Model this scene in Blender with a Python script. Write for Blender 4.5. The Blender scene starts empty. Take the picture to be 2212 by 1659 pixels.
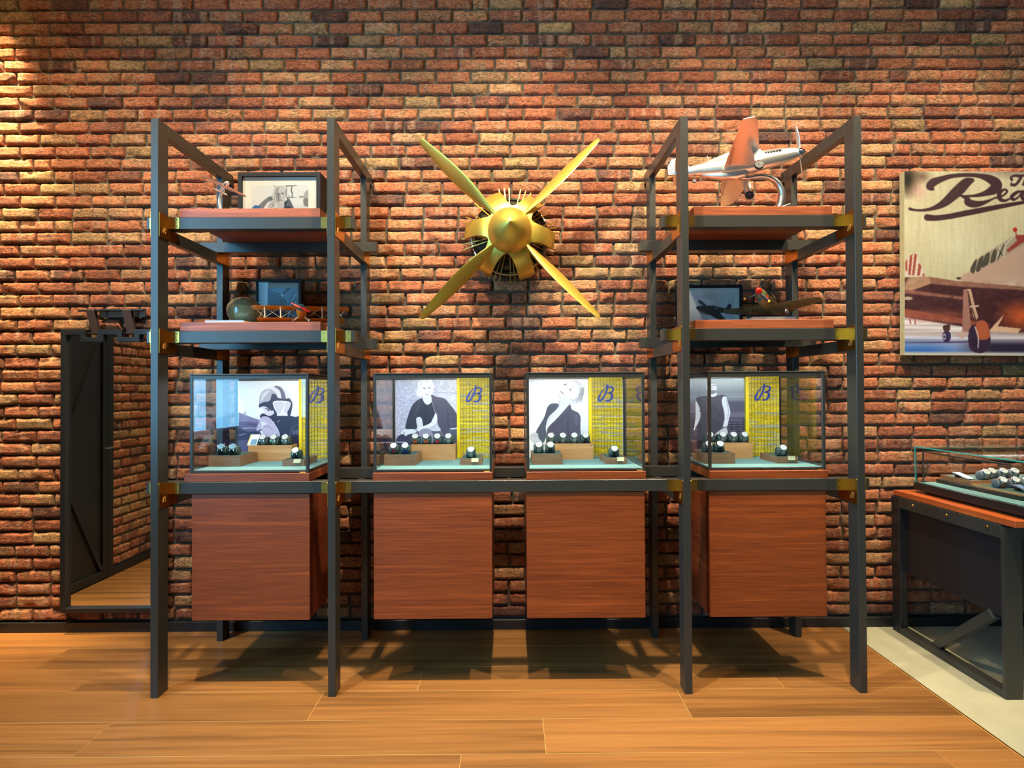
import bpy, bmesh, math, random
import numpy as np
from mathutils import Vector, Matrix, Euler

rnd = random.Random(7)
S = bpy.context.scene
COL = S.collection

# ------------------------------------------------------------------ camera
H_EYE, D_CAM = 1.4237, 3.47
def cam_axes(pitch=.0100, yaw=.0040, roll=-.0053):
    c, s = math.cos(yaw), math.sin(yaw)
    m1 = np.array([[c, -s, 0], [s, c, 0], [0, 0, 1]])
    c, s = math.cos(pitch), math.sin(pitch)
    m2 = np.array([[1, 0, 0], [0, c, s], [0, -s, c]])
    ex, ey, ez = m2 @ m1
    c, s = math.cos(roll), math.sin(roll)
    return c*ex + s*ez, ey, -s*ex + c*ez
r_, f_, u_ = cam_axes()
cam = bpy.data.cameras.new('camera')
cam.sensor_width = 36
cam.lens = 1250/2212*36
cam.clip_start = .02
co = bpy.data.objects.new('camera', cam)
COL.objects.link(co)
co.matrix_world = Matrix(((r_[0], u_[0], -f_[0], 0), (r_[1], u_[1], -f_[1], -D_CAM),
                          (r_[2], u_[2], -f_[2], H_EYE), (0, 0, 0, 1)))
S.camera = co

# ------------------------------------------------------------------ world, exposure
S.view_settings.view_transform = 'Standard'
S.view_settings.look = 'None'
S.view_settings.gamma = 1
S.view_settings.use_curve_mapping = False
S.view_settings.exposure = 0.0
w = bpy.data.worlds.new('world')
S.world = w
w.use_nodes = True
w.node_tree.nodes['Background'].inputs[0].default_value = (.9, .8, .65, 1)
w.node_tree.nodes['Background'].inputs[1].default_value = .05

# ------------------------------------------------------------------ lights of the room
WARM = (1.0, .85, .61)
GOLD = (1.0, .76, .42)
def spot(x, y, z, tx, ty, tz, power, cone, blend=.6, col=WARM, rad=.05):
    l = bpy.data.lights.new('ceiling_spot', 'SPOT')
    l.energy = power; l.color = col; l.spot_size = math.radians(cone); l.spot_blend = blend
    l.shadow_soft_size = rad
    o = bpy.data.objects.new('ceiling_spot', l)
    COL.objects.link(o)
    o.location = (x, y, z)
    o.rotation_euler = (Vector((tx, ty, tz)) - Vector((x, y, z))).to_track_quat('-Z', 'Y').to_euler()
def area(x, y, z, tx, ty, tz, sx, sy, power, col, name='area_light', spread=180):
    l = bpy.data.lights.new(name, 'AREA')
    l.energy = power; l.color = col; l.shape = 'RECTANGLE'; l.size = sx; l.size_y = sy
    l.spread = math.radians(spread)
    o = bpy.data.objects.new(name, l)
    COL.objects.link(o)
    o.location = (x, y, z)
    o.rotation_euler = (Vector((tx, ty, tz)) - Vector((x, y, z))).to_track_quat('-Z', 'Y').to_euler()
    return o
for x, p in ((-2.5, 230), (-1.25, 330), (0.02, 430), (1.3, 390), (2.55, 300)):
    spot(x, -1.45, 4.25, x, -.05, 1.30, p*1.72, 78, 1.0)
# spot that grazes the corner at the left edge
spot(-3.03, -.33, 4.34, -3.08, 0, 2.3, 1700, 30, 1.0, GOLD, rad=.03)
# general downlights over the floor in front
for x, p in ((-2.0, 30), (0.0, 200), (2.0, 60)):
    spot(x, -2.2, 4.25, x, -2.4, 0, p, 62, .9)
# added soft fill strip under the ceiling, lifts the wall top and shelves
area(.3, -1.7, 4.3, .3, -1.5, 0, 6.4, .6, 95, (1, .78, .46), 'fill_strip')
# daylight falling through the shop window (behind the camera, left wall)
area(-3.32, -3.65, 2.35, 0, -3.65, 2.35, 3.2, 2.7, 430, (.20, .60, 1.0), 'daylight')
area(-3.32, -7.75, 2.35, 0, -7.75, 2.35, 2.4, 2.7, 320, (.20, .60, 1.0), 'daylight')

# ------------------------------------------------------------------ helpers
ORG = {}
def empty(name, loc=(0, 0, 0)):
    o = bpy.data.objects.new(name, None)
    o.empty_display_size = .05
    o.location = loc
    COL.objects.link(o)
    ORG[o] = Vector(loc)
    return o
def tag(o, label=None, cat=None, group=None, kind=None):
    if label: o['label'] = label
    if cat: o['category'] = cat
    if group: o['group'] = group
    if kind: o['kind'] = kind
    return o
def thing(name, label, cat, loc=(0, 0, 0), group=None):
    return tag(empty(name, loc), label, cat, group)
def kids(o):
    return [c for c in COL.objects if c.parent == o]
def tree_of(o, out=None):
    return [(c, tree_of(c)) for c in kids(o)]
def copy_tree(o, tr, parent=None):
    c = o.copy(); COL.objects.link(c); c.parent = parent
    made = {o: c}
    for ch, sub in tr:
        made.update(copy_tree(ch, sub, c))
    return made
def noise1(x, seed):
    r = np.random.RandomState(seed)
    v = np.zeros_like(x, dtype=float)
    for k in range(4):
        v += np.sin(x*(k+1)*r.uniform(.7, 1.3)*math.pi*2 + r.uniform(0, 6.28))*r.uniform(.3, 1)/(k+1)
    return v

class MB:
    """collects boxes, tubes, lofts; build() links them as one mesh object"""
    def __init__(s):
        s.v = []; s.f = []
    def add(s, vs, fs):
        n = len(s.v)
        s.v += [tuple(v) for v in vs]
        s.f += [tuple(i+n for i in f) for f in fs]
        return s
    def box(s, x0, x1, y0, y1, z0, z1):
        v = [(x, y, z) for x in (x0, x1) for y in (y0, y1) for z in (z0, z1)]
        return s.add(v, [(0, 1, 3, 2), (4, 6, 7, 5), (0, 4, 5, 1), (2, 3, 7, 6), (0, 2, 6, 4), (1, 5, 7, 3)])
    def bar(s, p0, p1, w, h, up=(0, 0, 1)):
        p0, p1 = Vector(p0), Vector(p1); d = (p1-p0).normalized()
        a = d.cross(Vector(up)).normalized()*(w/2); b = a.cross(d).normalized()*(h/2)
        v = [p+i*a+j*b for p in (p0, p1) for i, j in ((-1, -1), (1, -1), (1, 1), (-1, 1))]
        return s.add(v, [(3, 2, 1, 0), (4, 5, 6, 7), (0, 1, 5, 4), (1, 2, 6, 5), (2, 3, 7, 6), (3, 0, 4, 7)])
    def loft(s, rings, cap=True, closed=True):
        n = len(rings[0]); vs = [p for r in rings for p in r]; fs = []
        for i in range(len(rings)-1):
            for j in range(n if closed else n-1):
                k = (j+1) % n
                fs.append((i*n+j, i*n+k, (i+1)*n+k, (i+1)*n+j))
        if cap:
            fs.append(tuple(reversed(range(n)))); fs.append(tuple(range((len(rings)-1)*n, len(rings)*n)))
        return s.add(vs, fs)
    def tube(s, pts, r, n=10, cap=True):
        pts = [Vector(p) for p in pts]
        rs = r if isinstance(r, (list, tuple)) else [r]*len(pts)
        rings = []; prev = None
        for i, p in enumerate(pts):
            d = (pts[min(i+1, len(pts)-1)] - pts[max(i-1, 0)]).normalized()
            if prev is None:
                a = d.orthogonal().normalized()
            else:
                a = (prev - d*prev.dot(d)).normalized()
            prev = a; b = d.cross(a)
            rings.append([p + (a*math.cos(t)+b*math.sin(t))*rs[i] for t in [2*math.pi*k/n for k in range(n)]])
        return s.loft(rings, cap)
    def lathe(s, prof, o, axis, n=32, cap=True):
        """prof: (radius, distance along axis)"""
        o = Vector(o); d = Vector(axis).normalized(); a = d.orthogonal().normalized(); b = d.cross(a)
        rings = [[o + d*h + (a*math.cos(t)+b*math.sin(t))*max(r, 1e-5) for t in [2*math.pi*k/n for k in range(n)]] for r, h in prof]
        return s.loft(rings, cap)
    def ell(s, c, rx, ry, rz, n=20, m=12):
        c = Vector(c)
        rings = [[c + Vector((rx*math.sin(a)*math.cos(t), ry*math.sin(a)*math.sin(t), -rz*math.cos(a)))
                  for t in [2*math.pi*k/n for k in range(n)]] for a in [math.pi*(.02+.96*i/m) for i in range(m+1)]]
        return s.loft(rings)
    def prism(s, poly, to3, d0, d1):
        """poly 2D points; to3(a, b, depth) -> point"""
        n = len(poly)
        v = [to3(a, b, d0) for a, b in poly] + [to3(a, b, d1) for a, b in poly]
        f = [tuple(range(n)), tuple(reversed(range(n, 2*n)))]
        f += [(i, i+n, (i+1) % n+n, (i+1) % n) for i in range(n)]
        return s.add(v, f)
    def build(s, name, m, parent=None, bevel=0, seg=1, smooth=False, angle=35, local=False):
        me = bpy.data.meshes.new(name)
        off = Vector((0, 0, 0))
        if parent is not None and not local:
            off = ORG.get(parent, off)
        me.from_pydata([tuple(Vector(v)-off) for v in s.v], [], s.f)
        bm = bmesh.new(); bm.from_mesh(me)
        bmesh.ops.recalc_face_normals(bm, faces=bm.faces)
        if bevel:
            bmesh.ops.bevel(bm, geom=list(bm.edges), offset=bevel, segments=seg, affect='EDGES', profile=.6, clamp_overlap=True)
        bm.to_mesh(me); bm.free()
        if smooth:
            me.polygons.foreach_set('use_smooth', [True]*len(me.polygons))
            me.set_sharp_from_angle(angle=math.radians(angle))
        me.materials.append(m)
        o = bpy.data.objects.new(name, me)
        COL.objects.link(o)
        o.parent = parent
        ORG[o] = off
        return o

# ------------------------------------------------------------------ materials
def lin(r, g, b):
    f = lambda c: (c/255/12.92) if c/255 <= .04045 else ((c/255+.055)/1.055)**2.4
    return (f(r), f(g), f(b), 1)
def nt_mat(name):
    m = bpy.data.materials.new(name); m.use_nodes = True
    t = m.node_tree
    return m, t, t.nodes['Principled BSDF']
def N(t, kind, **kw):
    n = t.nodes.new(kind)
    for k, v in kw.items():
        if k in n.inputs: n.inputs[k].default_value = v
        else: setattr(n, k, v)
    return n
def L(t, a, ao, b, bi):
    t.links.new(a.outputs[ao], b.inputs[bi])
def plain(name, col, rough=.5, metal=0, spec=.5, bump=0, bscale=200, var=0, coat=0, ior=1.5):
    m, t, p = nt_mat(name)
    p.inputs['Base Color'].default_value = col
    p.inputs['Roughness'].default_value = rough
    p.inputs['Metallic'].default_value = metal
    p.inputs['Specular IOR Level'].default_value = spec
    p.inputs['IOR'].default_value = ior
    p.inputs['Coat Weight'].default_value = coat
    if bump or var:
        tc = N(t, 'ShaderNodeTexCoord')
        n = N(t, 'ShaderNodeTexNoise', Scale=bscale, Detail=4)
        L(t, tc, 'Object', n, 'Vector')
        if bump:
            b = N(t, 'ShaderNodeBump', Strength=bump, Distance=.002)
            L(t, n, 'Fac', b, 'Height'); L(t, b, 'Normal', p, 'Normal')
        if var:
            r = N(t, 'ShaderNodeMapRange'); r.inputs['To Min'].default_value = 1-var; r.inputs['To Max'].default_value = 1+var
            L(t, n, 'Fac', r, 'Value')
            mx = N(t, 'ShaderNodeMix', data_type='RGBA', blend_type='MULTIPLY'); mx.inputs[0].default_value = 1
            mx.inputs[6].default_value = col
            L(t, r, 'Result', mx, 7); L(t, mx, 2, p, 'Base Color')
    return m
def wood(name, dark, light, axis='X', scale=1.0, rough=.45, plank=False, coat=0.0, band=1.0):
    """stretched-noise grain running along one axis"""
    m, t, p = nt_mat(name)
    tc = N(t, 'ShaderNodeTexCoord')
    oi = N(t, 'ShaderNodeObjectInfo')
    mp = N(t, 'ShaderNodeMapping')
    sc = {'X': (.8, 26, 26), 'Y': (26, .8, 26), 'Z': (26, 26, .8)}[axis]
    mp.inputs['Scale'].default_value = [c*scale for c in sc]
    add = N(t, 'ShaderNodeVectorMath', operation='ADD')
    sh = N(t, 'ShaderNodeVectorMath', operation='SCALE'); sh.inputs[0].default_value = (31, 17, 23)
    L(t, oi, 'Random', sh, 'Scale')
    L(t, tc, 'Object', add, 0); L(t, sh, 0, add, 1)
    L(t, add, 0, mp, 'Vector')
    n1 = N(t, 'ShaderNodeTexNoise', Scale=1.0, Detail=3, Roughness=.55, Distortion=.6)
    n2 = N(t, 'ShaderNodeTexNoise', Scale=5.0, Detail=5, Roughness=.65)
    n3 = N(t, 'ShaderNodeTexNoise', Scale=.35, Detail=2)
    for n in (n1, n2, n3): L(t, mp, 'Vector', n, 'Vector')
    # rings of the cut
    mu = N(t, 'ShaderNodeMath', operation='MULTIPLY'); mu.inputs[1].default_value = 9.0*band
    L(t, n1, 'Fac', mu, 0)
    sn = N(t, 'ShaderNodeMath', operation='SINE'); L(t, mu, 0, sn, 0)
    a1 = N(t, 'ShaderNodeMath', operation='MULTIPLY_ADD'); a1.inputs[1].default_value = .16; a1.inputs[2].default_value = .1
    L(t, sn, 0, a1, 0)
    a2 = N(t, 'ShaderNodeMath', operation='MULTIPLY_ADD'); a2.inputs[1].default_value = .75
    L(t, n2, 'Fac', a2, 0); L(t, a1, 0, a2, 2)
    a3 = N(t, 'ShaderNodeMath', operation='MULTIPLY_ADD'); a3.inputs[1].default_value = .30; 
    L(t, n3, 'Fac', a3, 0); L(t, a2, 0, a3, 2)
    cr = N(t, 'ShaderNodeValToRGB')
    cr.color_ramp.elements[0].position = .30; cr.color_ramp.elements[0].color = dark
    cr.color_ramp.elements[1].position = .90; cr.color_ramp.elements[1].color = light
    L(t, a3, 0, cr, 'Fac')
    if plank:
        mr = N(t, 'ShaderNodeMapRange'); mr.inputs['To Min'].default_value = .80; mr.inputs['To Max'].default_value = 1.18
        L(t, oi, 'Random', mr, 'Value')
        mx = N(t, 'ShaderNodeMix', data_type='RGBA', blend_type='MULTIPLY'); mx.inputs[0].default_value = 1
        L(t, cr, 'Color', mx, 6); L(t, mr, 'Result', mx, 7); L(t, mx, 2, p, 'Base Color')
    else:
        L(t, cr, 'Color', p, 'Base Color')
    b = N(t, 'ShaderNodeBump', Strength=.12, Distance=.002)
    L(t, n2, 'Fac', b, 'Height'); L(t, b, 'Normal', p, 'Normal')
    p.inputs['Roughness'].default_value = rough
    p.inputs['Coat Weight'].default_value = coat
    return m
def glass_mat(name, tint=(1, 1, 1, 1), gain=1.0):
    """clear thin pane: straight transmission with fresnel reflection"""
    m = bpy.data.materials.new(name); m.use_nodes = True
    t = m.node_tree; t.nodes.remove(t.nodes['Principled BSDF'])
    o = t.nodes['Material Output']
    tr = N(t, 'ShaderNodeBsdfTransparent'); tr.inputs[0].default_value = tint
    gl = N(t, 'ShaderNodeBsdfGlossy'); gl.inputs['Roughness'].default_value = 0.0
    fr = N(t, 'ShaderNodeFresnel')
    gm = N(t, 'ShaderNodeNewGeometry')
    io = N(t, 'ShaderNodeMapRange'); io.inputs['To Min'].default_value = 1.5; io.inputs['To Max'].default_value = 1/1.5
    L(t, gm, 'Backfacing', io, 'Value'); L(t, io, 'Result', fr, 'IOR')
    mg = N(t, 'ShaderNodeMath', operation='MULTIPLY'); mg.inputs[1].default_value = gain
    L(t, fr, 0, mg, 0)
    mx = N(t, 'ShaderNodeMixShader')
    L(t, mg, 0, mx, 0); L(t, tr, 0, mx, 1); L(t, gl, 0, mx, 2); L(t, mx, 0, o, 0)
    return m
def attr_mat(name, attr, rough=.5, spec=.5, coat=0):
    m, t, p = nt_mat(name)
    a = N(t, 'ShaderNodeAttribute', attribute_name=attr)
    L(t, a, 'Color', p, 'Base Color')
    p.inputs['Roughness'].default_value = rough
    p.inputs['Specular IOR Level'].default_value = spec
    p.inputs['Coat Weight'].default_value = coat
    return m
def brick_mat():
    m, t, p = nt_mat('brick_clay')
    at = N(t, 'ShaderNodeAttribute', attribute_name='tint')
    sp = N(t, 'ShaderNodeSeparateColor'); L(t, at, 'Color', sp, 0)
    g = N(t, 'ShaderNodeNewGeometry')
    n0 = N(t, 'ShaderNodeTexNoise', Scale=9, Detail=3, Roughness=.6)
    n1 = N(t, 'ShaderNodeTexNoise', Scale=70, Detail=6, Roughness=.7)
    mp = N(t, 'ShaderNodeMapping'); mp.inputs['Scale'].default_value = (26, 26, 60)
    mp.inputs['Rotation'].default_value = (0, .35, 0)
    n2 = N(t, 'ShaderNodeTexNoise', Scale=1, Detail=5, Roughness=.65, Distortion=1.8)
    mpb = N(t, 'ShaderNodeMapping'); mpb.inputs['Scale'].default_value = (22, 22, 1.5)
    nb = N(t, 'ShaderNodeTexNoise', Scale=1, Detail=1)
    for n in (n0, n1): L(t, g, 'Position', n, 'Vector')
    L(t, g, 'Position', mp, 'Vector'); L(t, mp, 'Vector', n2, 'Vector')
    L(t, g, 'Position', mpb, 'Vector'); L(t, mpb, 'Vector', nb, 'Vector')
    # hue: per-brick value shifted by soft patches
    s1 = N(t, 'ShaderNodeMath', operation='MULTIPLY_ADD'); s1.inputs[1].default_value = 1.0; s1.inputs[2].default_value = -.5
    L(t, n0, 'Fac', s1, 0)
    s2 = N(t, 'ShaderNodeMath', operation='ADD'); L(t, s1, 0, s2, 0); L(t, sp, 0, s2, 1)
    cr = N(t, 'ShaderNodeValToRGB'); e = cr.color_ramp.elements
    e[0].position = 0; e[0].color = (.11, .058, .045, 1)
    e[1].position = 1; e[1].color = (.46, .275, .115, 1)
    for pos, c in ((.18, (.22, .088, .055, 1)), (.42, (.45, .138, .064, 1)), (.62, (.53, .195, .088, 1)), (.80, (.49, .25, .115, 1))):
        x = e.new(pos); x.color = c
    L(t, s2, 0, cr, 'Fac')
    # vertical kiss-mark bands
    bm_ = N(t, 'ShaderNodeMapRange'); bm_.inputs['From Min'].default_value = .52; bm_.inputs['From Max'].default_value = .60
    bm_.inputs['To Min'].default_value = 0; bm_.inputs['To Max'].default_value = .55
    L(t, nb, 'Fac', bm_, 'Value')
    bb = N(t, 'ShaderNodeMath', operation='MULTIPLY'); L(t, bm_, 'Result', bb, 0); L(t, sp, 2, bb, 1)
    mb = N(t, 'ShaderNodeMix', data_type='RGBA', blend_type='MIX'); mb.inputs[7].default_value = (.50, .27, .16, 1)
    L(t, bb, 0, mb, 0); L(t, cr, 'Color', mb, 6)
    # pits and creases darken, per-brick brightness
    k1 = N(t, 'ShaderNodeMapRange'); k1.inputs['From Min'].default_value = .34; k1.inputs['From Max'].default_value = .56
    k1.inputs['To Min'].default_value = .38; k1.inputs['To Max'].default_value = 1.1
    L(t, n2, 'Fac', k1, 'Value')
    k2 = N(t, 'ShaderNodeMapRange'); k2.inputs['From Min'].default_value = .3; k2.inputs['From Max'].default_value = .65
    k2.inputs['To Min'].default_value = .7; k2.inputs['To Max'].default_value = 1.15
    L(t, n1, 'Fac', k2, 'Value')
    km = N(t, 'ShaderNodeMath', operation='MULTIPLY'); L(t, k1, 'Result', km, 0); L(t, k2, 'Result', km, 1)
    mpc = N(t, 'ShaderNodeMapping'); mpc.inputs['Scale'].default_value = (15, 15, 34); mpc.inputs['Rotation'].default_value = (0, -.3, 0)
    nc = N(t, 'ShaderNodeTexNoise', Scale=1, Detail=3, Roughness=.6, Distortion=2.2)
    L(t, g, 'Position', mpc, 'Vector'); L(t, mpc, 'Vector', nc, 'Vector')
    c1 = N(t, 'ShaderNodeMath', operation='SUBTRACT'); c1.inputs[1].default_value = .5; L(t, nc, 'Fac', c1, 0)
    c2 = N(t, 'ShaderNodeMath', operation='ABSOLUTE'); L(t, c1, 0, c2, 0)
    c3 = N(t, 'ShaderNodeMapRange'); c3.inputs['From Max'].default_value = .030; L(t, c2, 0, c3, 'Value')
    c3.inputs['To Min'].default_value = 1; c3.inputs['To Max'].default_value = 0
    c4 = N(t, 'ShaderNodeMapRange'); c4.inputs['From Min'].default_value = .40; c4.inputs['From Max'].default_value = .58; L(t, n0, 'Fac', c4, 'Value')
    c5 = N(t, 'ShaderNodeMath', operation='MULTIPLY'); L(t, c3, 'Result', c5, 0); L(t, c4, 'Result', c5, 1)
    crk = N(t, 'ShaderNodeMath', operation='SUBTRACT'); crk.inputs[0].default_value = 1; L(t, c5, 0, crk, 1)
    ck = N(t, 'ShaderNodeMath', operation='MULTIPLY_ADD'); ck.inputs[1].default_value = .55; ck.inputs[2].default_value = .45; L(t, crk, 0, ck, 0)
    kc = N(t, 'ShaderNodeMath', operation='MULTIPLY'); L(t, km, 0, kc, 0); L(t, ck, 0, kc, 1)
    kb = N(t, 'ShaderNodeMath', operation='MULTIPLY'); L(t, kc, 0, kb, 0); L(t, sp, 1, kb, 1)
    mx = N(t, 'ShaderNodeMix', data_type='RGBA', blend_type='MULTIPLY'); mx.inputs[0].default_value = 1
    L(t, mb, 2, mx, 6); L(t, kb, 0, mx, 7); L(t, mx, 2, p, 'Base Color')
    h = N(t, 'ShaderNodeMath', operation='MULTIPLY_ADD'); h.inputs[1].default_value = .45
    L(t, n1, 'Fac', h, 0); L(t, n2, 'Fac', h, 2)
    h2 = N(t, 'ShaderNodeMath', operation='MULTIPLY_ADD'); h2.inputs[1].default_value = .35; L(t, crk, 0, h2, 0); L(t, h, 0, h2, 2)
    b = N(t, 'ShaderNodeBump', Strength=.9, Distance=.009)
    L(t, h2, 0, b, 'Height'); L(t, b, 'Normal', p, 'Normal')
    p.inputs['Roughness'].default_value = .85
    p.inputs['Specular IOR Level'].default_value = .25
    return m

M = {}
M['brick'] = brick_mat()
M['mortar'] = plain('mortar', (.072, .064, .042, 1), .95, bump=.6, bscale=120, var=.35)
M['steel'] = plain('grey_powder_coat', (.034, .032, .026, 1), .32, spec=.5, bump=.04, bscale=900, ior=1.46)
M['black'] = plain('black_metal', (.012, .012, .013, 1), .42, bump=.03, bscale=700)
M['brass'] = plain('brass', (.70, .36, .075, 1), .28, metal=1, bump=.03, bscale=300)
M['gold'] = plain('satin_gold', (.66, .48, .085, 1), .40, metal=.85, bump=.02, bscale=400)
M['screw'] = plain('dark_screw', (.01, .01, .01, 1), .5)
M['engrave'] = plain('engraved_line', (.62, .36, .10, 1), .6, metal=.8)
M['shelf'] = wood('cherry_shelf', lin(112, 52, 26), lin(188, 100, 56), 'X', 1.4, .42)
M['cab'] = wood('cherry_veneer', lin(98, 40, 12), lin(166, 80, 30), 'X', 1.3, .42)
M['cab_side'] = wood('cherry_veneer_side', lin(88, 34, 15), lin(150, 70, 32), 'Y', 1.3, .42)
M['riser'] = wood('walnut_light', lin(176, 122, 70), lin(226, 176, 116), 'X', 2.2, .45)
M['riser_dark'] = wood('walnut_dark', lin(120, 78, 52), lin(190, 138, 96), 'X', 2.4, .45)
M['plank'] = wood('oak_plank', lin(100, 64, 31), lin(158, 106, 55), 'X', .42, .34, plank=True, band=1.6)
M['tabletop'] = wood('orange_table_wood', lin(150, 66, 26), lin(205, 104, 48), 'Y', 1.3, .35)
M['seam'] = plain('floor_seam', lin(206, 172, 96), .6)  # light tan stands in for the highlights along the plank bevels
M['stone'] = plain('pale_floor', lin(178, 172, 142), .35, var=.12, bscale=9, bump=.03)
M['ceiling'] = plain('ceiling_paint', (.10, .085, .07, 1), .9)
M['plaster'] = plain('shop_wall', (.16, .12, .085, 1), .8)
M['glass'] = glass_mat('clear_glass', (.97, .99, .985, 1), 1.0)
M['frame_glass'] = glass_mat('picture_glass', (.98, .99, .99, 1), .35)
M['mirror'] = plain('mirror_glass', (.90, .92, .90, 1), .0, metal=1)
M['felt'] = plain('teal_felt', lin(112, 150, 148), .9, bump=.3, bscale=900, spec=.1)
M['felt_dark'] = plain('dark_green_felt', lin(72, 92, 86), .9, bump=.3, bscale=900, spec=.1)
M['cushion'] = plain('green_leather', lin(58, 80, 74), .55, bump=.1, bscale=400)
M['cushion_grey'] = plain('grey_leather', lin(88, 98, 102), .6, bump=.1, bscale=400)
M['yellow'] = plain('yellow_edge', lin(238, 208, 20), .5)
M['logo'] = plain('blue_emblem', lin(28, 54, 150), .45)
M['white'] = plain('white_card', lin(236, 234, 224), .6)
M['cream'] = plain('cream_card', lin(204, 196, 150), .6)
M['mat'] = plain('passepartout', lin(160, 157, 148), .8)
M['frame'] = plain('black_picture_frame', (.008, .008, .009, 1), .55, spec=.2, bump=.05, bscale=300)
M['chrome'] = plain('chrome', (.86, .86, .86, 1), .06, metal=1)
M['silver'] = plain('polished_aluminium', (.84, .82, .75, 1), .30, metal=.9, bump=.12, bscale=28)
M['bright'] = plain('bright_chrome', (.92, .92, .90, 1), .12, metal=.72)
M['cast'] = plain('cast_aluminium', (.55, .56, .56, 1), .3, metal=1, bump=.15, bscale=25)
M['watch_steel'] = plain('watch_steel', (.78, .78, .78, 1), .22, metal=1)
M['dial_white'] = plain('white_dial', lin(206, 206, 204), .35)
M['dial_blue'] = plain('blue_dial', lin(120, 165, 185), .35)
M['dial_dark'] = plain('dark_dial', lin(70, 64, 58), .35)
M['hand'] = plain('dial_marks', lin(70, 70, 72), .5)
for k, c in dict(brown=(176, 84, 40), red=(168, 34, 52), blue=(38, 56, 140), black=(26, 26, 28), green=(40, 62, 50)).items():
    M['strap_'+k] = plain('strap_'+k, lin(*c), .55, bump=.1, bscale=300)
M['strap_steel'] = plain('strap_steel', (.62, .62, .6, 1), .28, metal=1, bump=.5, bscale=500)
M['stitch'] = plain('strap_stitch', lin(230, 220, 200), .7)
M['rubber'] = plain('rubber', (.015, .015, .015, 1), .6)
M['olive'] = plain('olive_paint', lin(92, 98, 60), .42)
M['olive_under'] = plain('dark_underside', lin(46, 46, 40), .5)
M['red'] = plain('red_paint', lin(200, 34, 20), .3)
M['yellow_paint'] = plain('yellow_paint', lin(240, 180, 20), .4)
M['canopy'] = plain('dark_canopy', (.03, .03, .035, 1), .1)
M['ochre'] = plain('ochre_fabric', lin(176, 112, 24), .5, bump=.05, bscale=200)
M['strut'] = plain('pale_strut', lin(196, 182, 150), .5)
M['helmet'] = plain('olive_gloss', lin(134, 130, 98), .12, coat=1)
M['leather'] = plain('brown_leather', lin(64, 46, 38), .6, bump=.3, bscale=120)
M['drum'] = plain('engine_dark', lin(58, 54, 44), .45, metal=.6)
M['tealglass'] = plain('glass_edge', lin(70, 176, 160), .1, coat=1)
M['acrylic'] = plain('frosted_acrylic', lin(158, 158, 146), .15)
M['print'] = attr_mat('printed_photo', 'Col', .35)
M['canvas'] = attr_mat('printed_canvas', 'Col', .6, .3)
M['woven'] = attr_mat('woven_slats', 'Col', .45)
M['thread'] = plain('brown_thread', lin(96, 66, 16), .7)
M['black_wood'] = plain('black_lacquer', (.014, .013, .012, 1), .35)
M['card_blue'] = plain('tablet_print', lin(90, 116, 168), .3)
def emit(name, col, st):
    m = bpy.data.materials.new(name); m.use_nodes = True
    p = m.node_tree.nodes['Principled BSDF']
    p.inputs['Emission Color'].default_value = col; p.inputs['Emission Strength'].default_value = st
    return m
M['led'] = emit('led', (1, .97, .92, 1), 12)

# ------------------------------------------------------------------ room shell
def structure(name, mb, m, **kw):
    return tag(mb.build(name, m, **kw), kind='structure')
XL, XR, YB, ZC = -3.10, 5.6, -9.0, 4.35
wall_back = structure('wall_back', MB().box(XL-.3, XR+.2, .016, .25, -.1, ZC), M['mortar'])
wl = MB()
WINS = ((-4.95, -2.05), (-8.7, -6.5)); WZ0, WZ1 = .95, 3.75      # shop-window openings in the left wall
for y0, y1 in ((-2.05, .012), (-6.5, -4.95), (YB, -8.7)): wl.box(XL-.25, XL-.012, y0, y1, -.1, ZC)
for y0, y1 in WINS: wl.box(XL-.25, XL-.012, y0, y1, -.1, WZ0).box(XL-.25, XL-.012, y0, y1, WZ1, ZC)
wall_left = structure('wall_left', wl, M['mortar'])
structure('wall_right', MB().box(XR, XR+.2, YB, .01, -.1, ZC), M['plaster'])
structure('wall_front', MB().box(XL-.25, XR+.2, YB-.2, YB, -.1, ZC), M['plaster'])
structure('ceiling', MB().box(XL-.25, XR+.2, YB-.2, .25, ZC, ZC+.2), M['ceiling'])
for k, ((y0, y1), mul) in enumerate(zip(WINS, ((-3.05, -4.115), (-7.6,)))):
    wn = structure(f'window_{k+1}', MB().box(XL-.16, XL-.10, y0, y1, WZ0, WZ0+.06).box(XL-.16, XL-.10, y0, y1, WZ1-.06, WZ1)
                   .box(XL-.16, XL-.10, y0, y0+.06, WZ0+.06, WZ1-.06).box(XL-.16, XL-.10, y1-.06, y1, WZ0+.06, WZ1-.06), M['black'])
    for y in mul:
        MB().box(XL-.165, XL-.095, y-.042, y+.042, WZ0+.06, WZ1-.06).build('mullion', M['plaster'], wn)
    MB().box(XL-.135, XL-.129, y0+.06, y1-.06, WZ0+.06, WZ1-.06).build('pane', M['glass'], wn)

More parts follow.
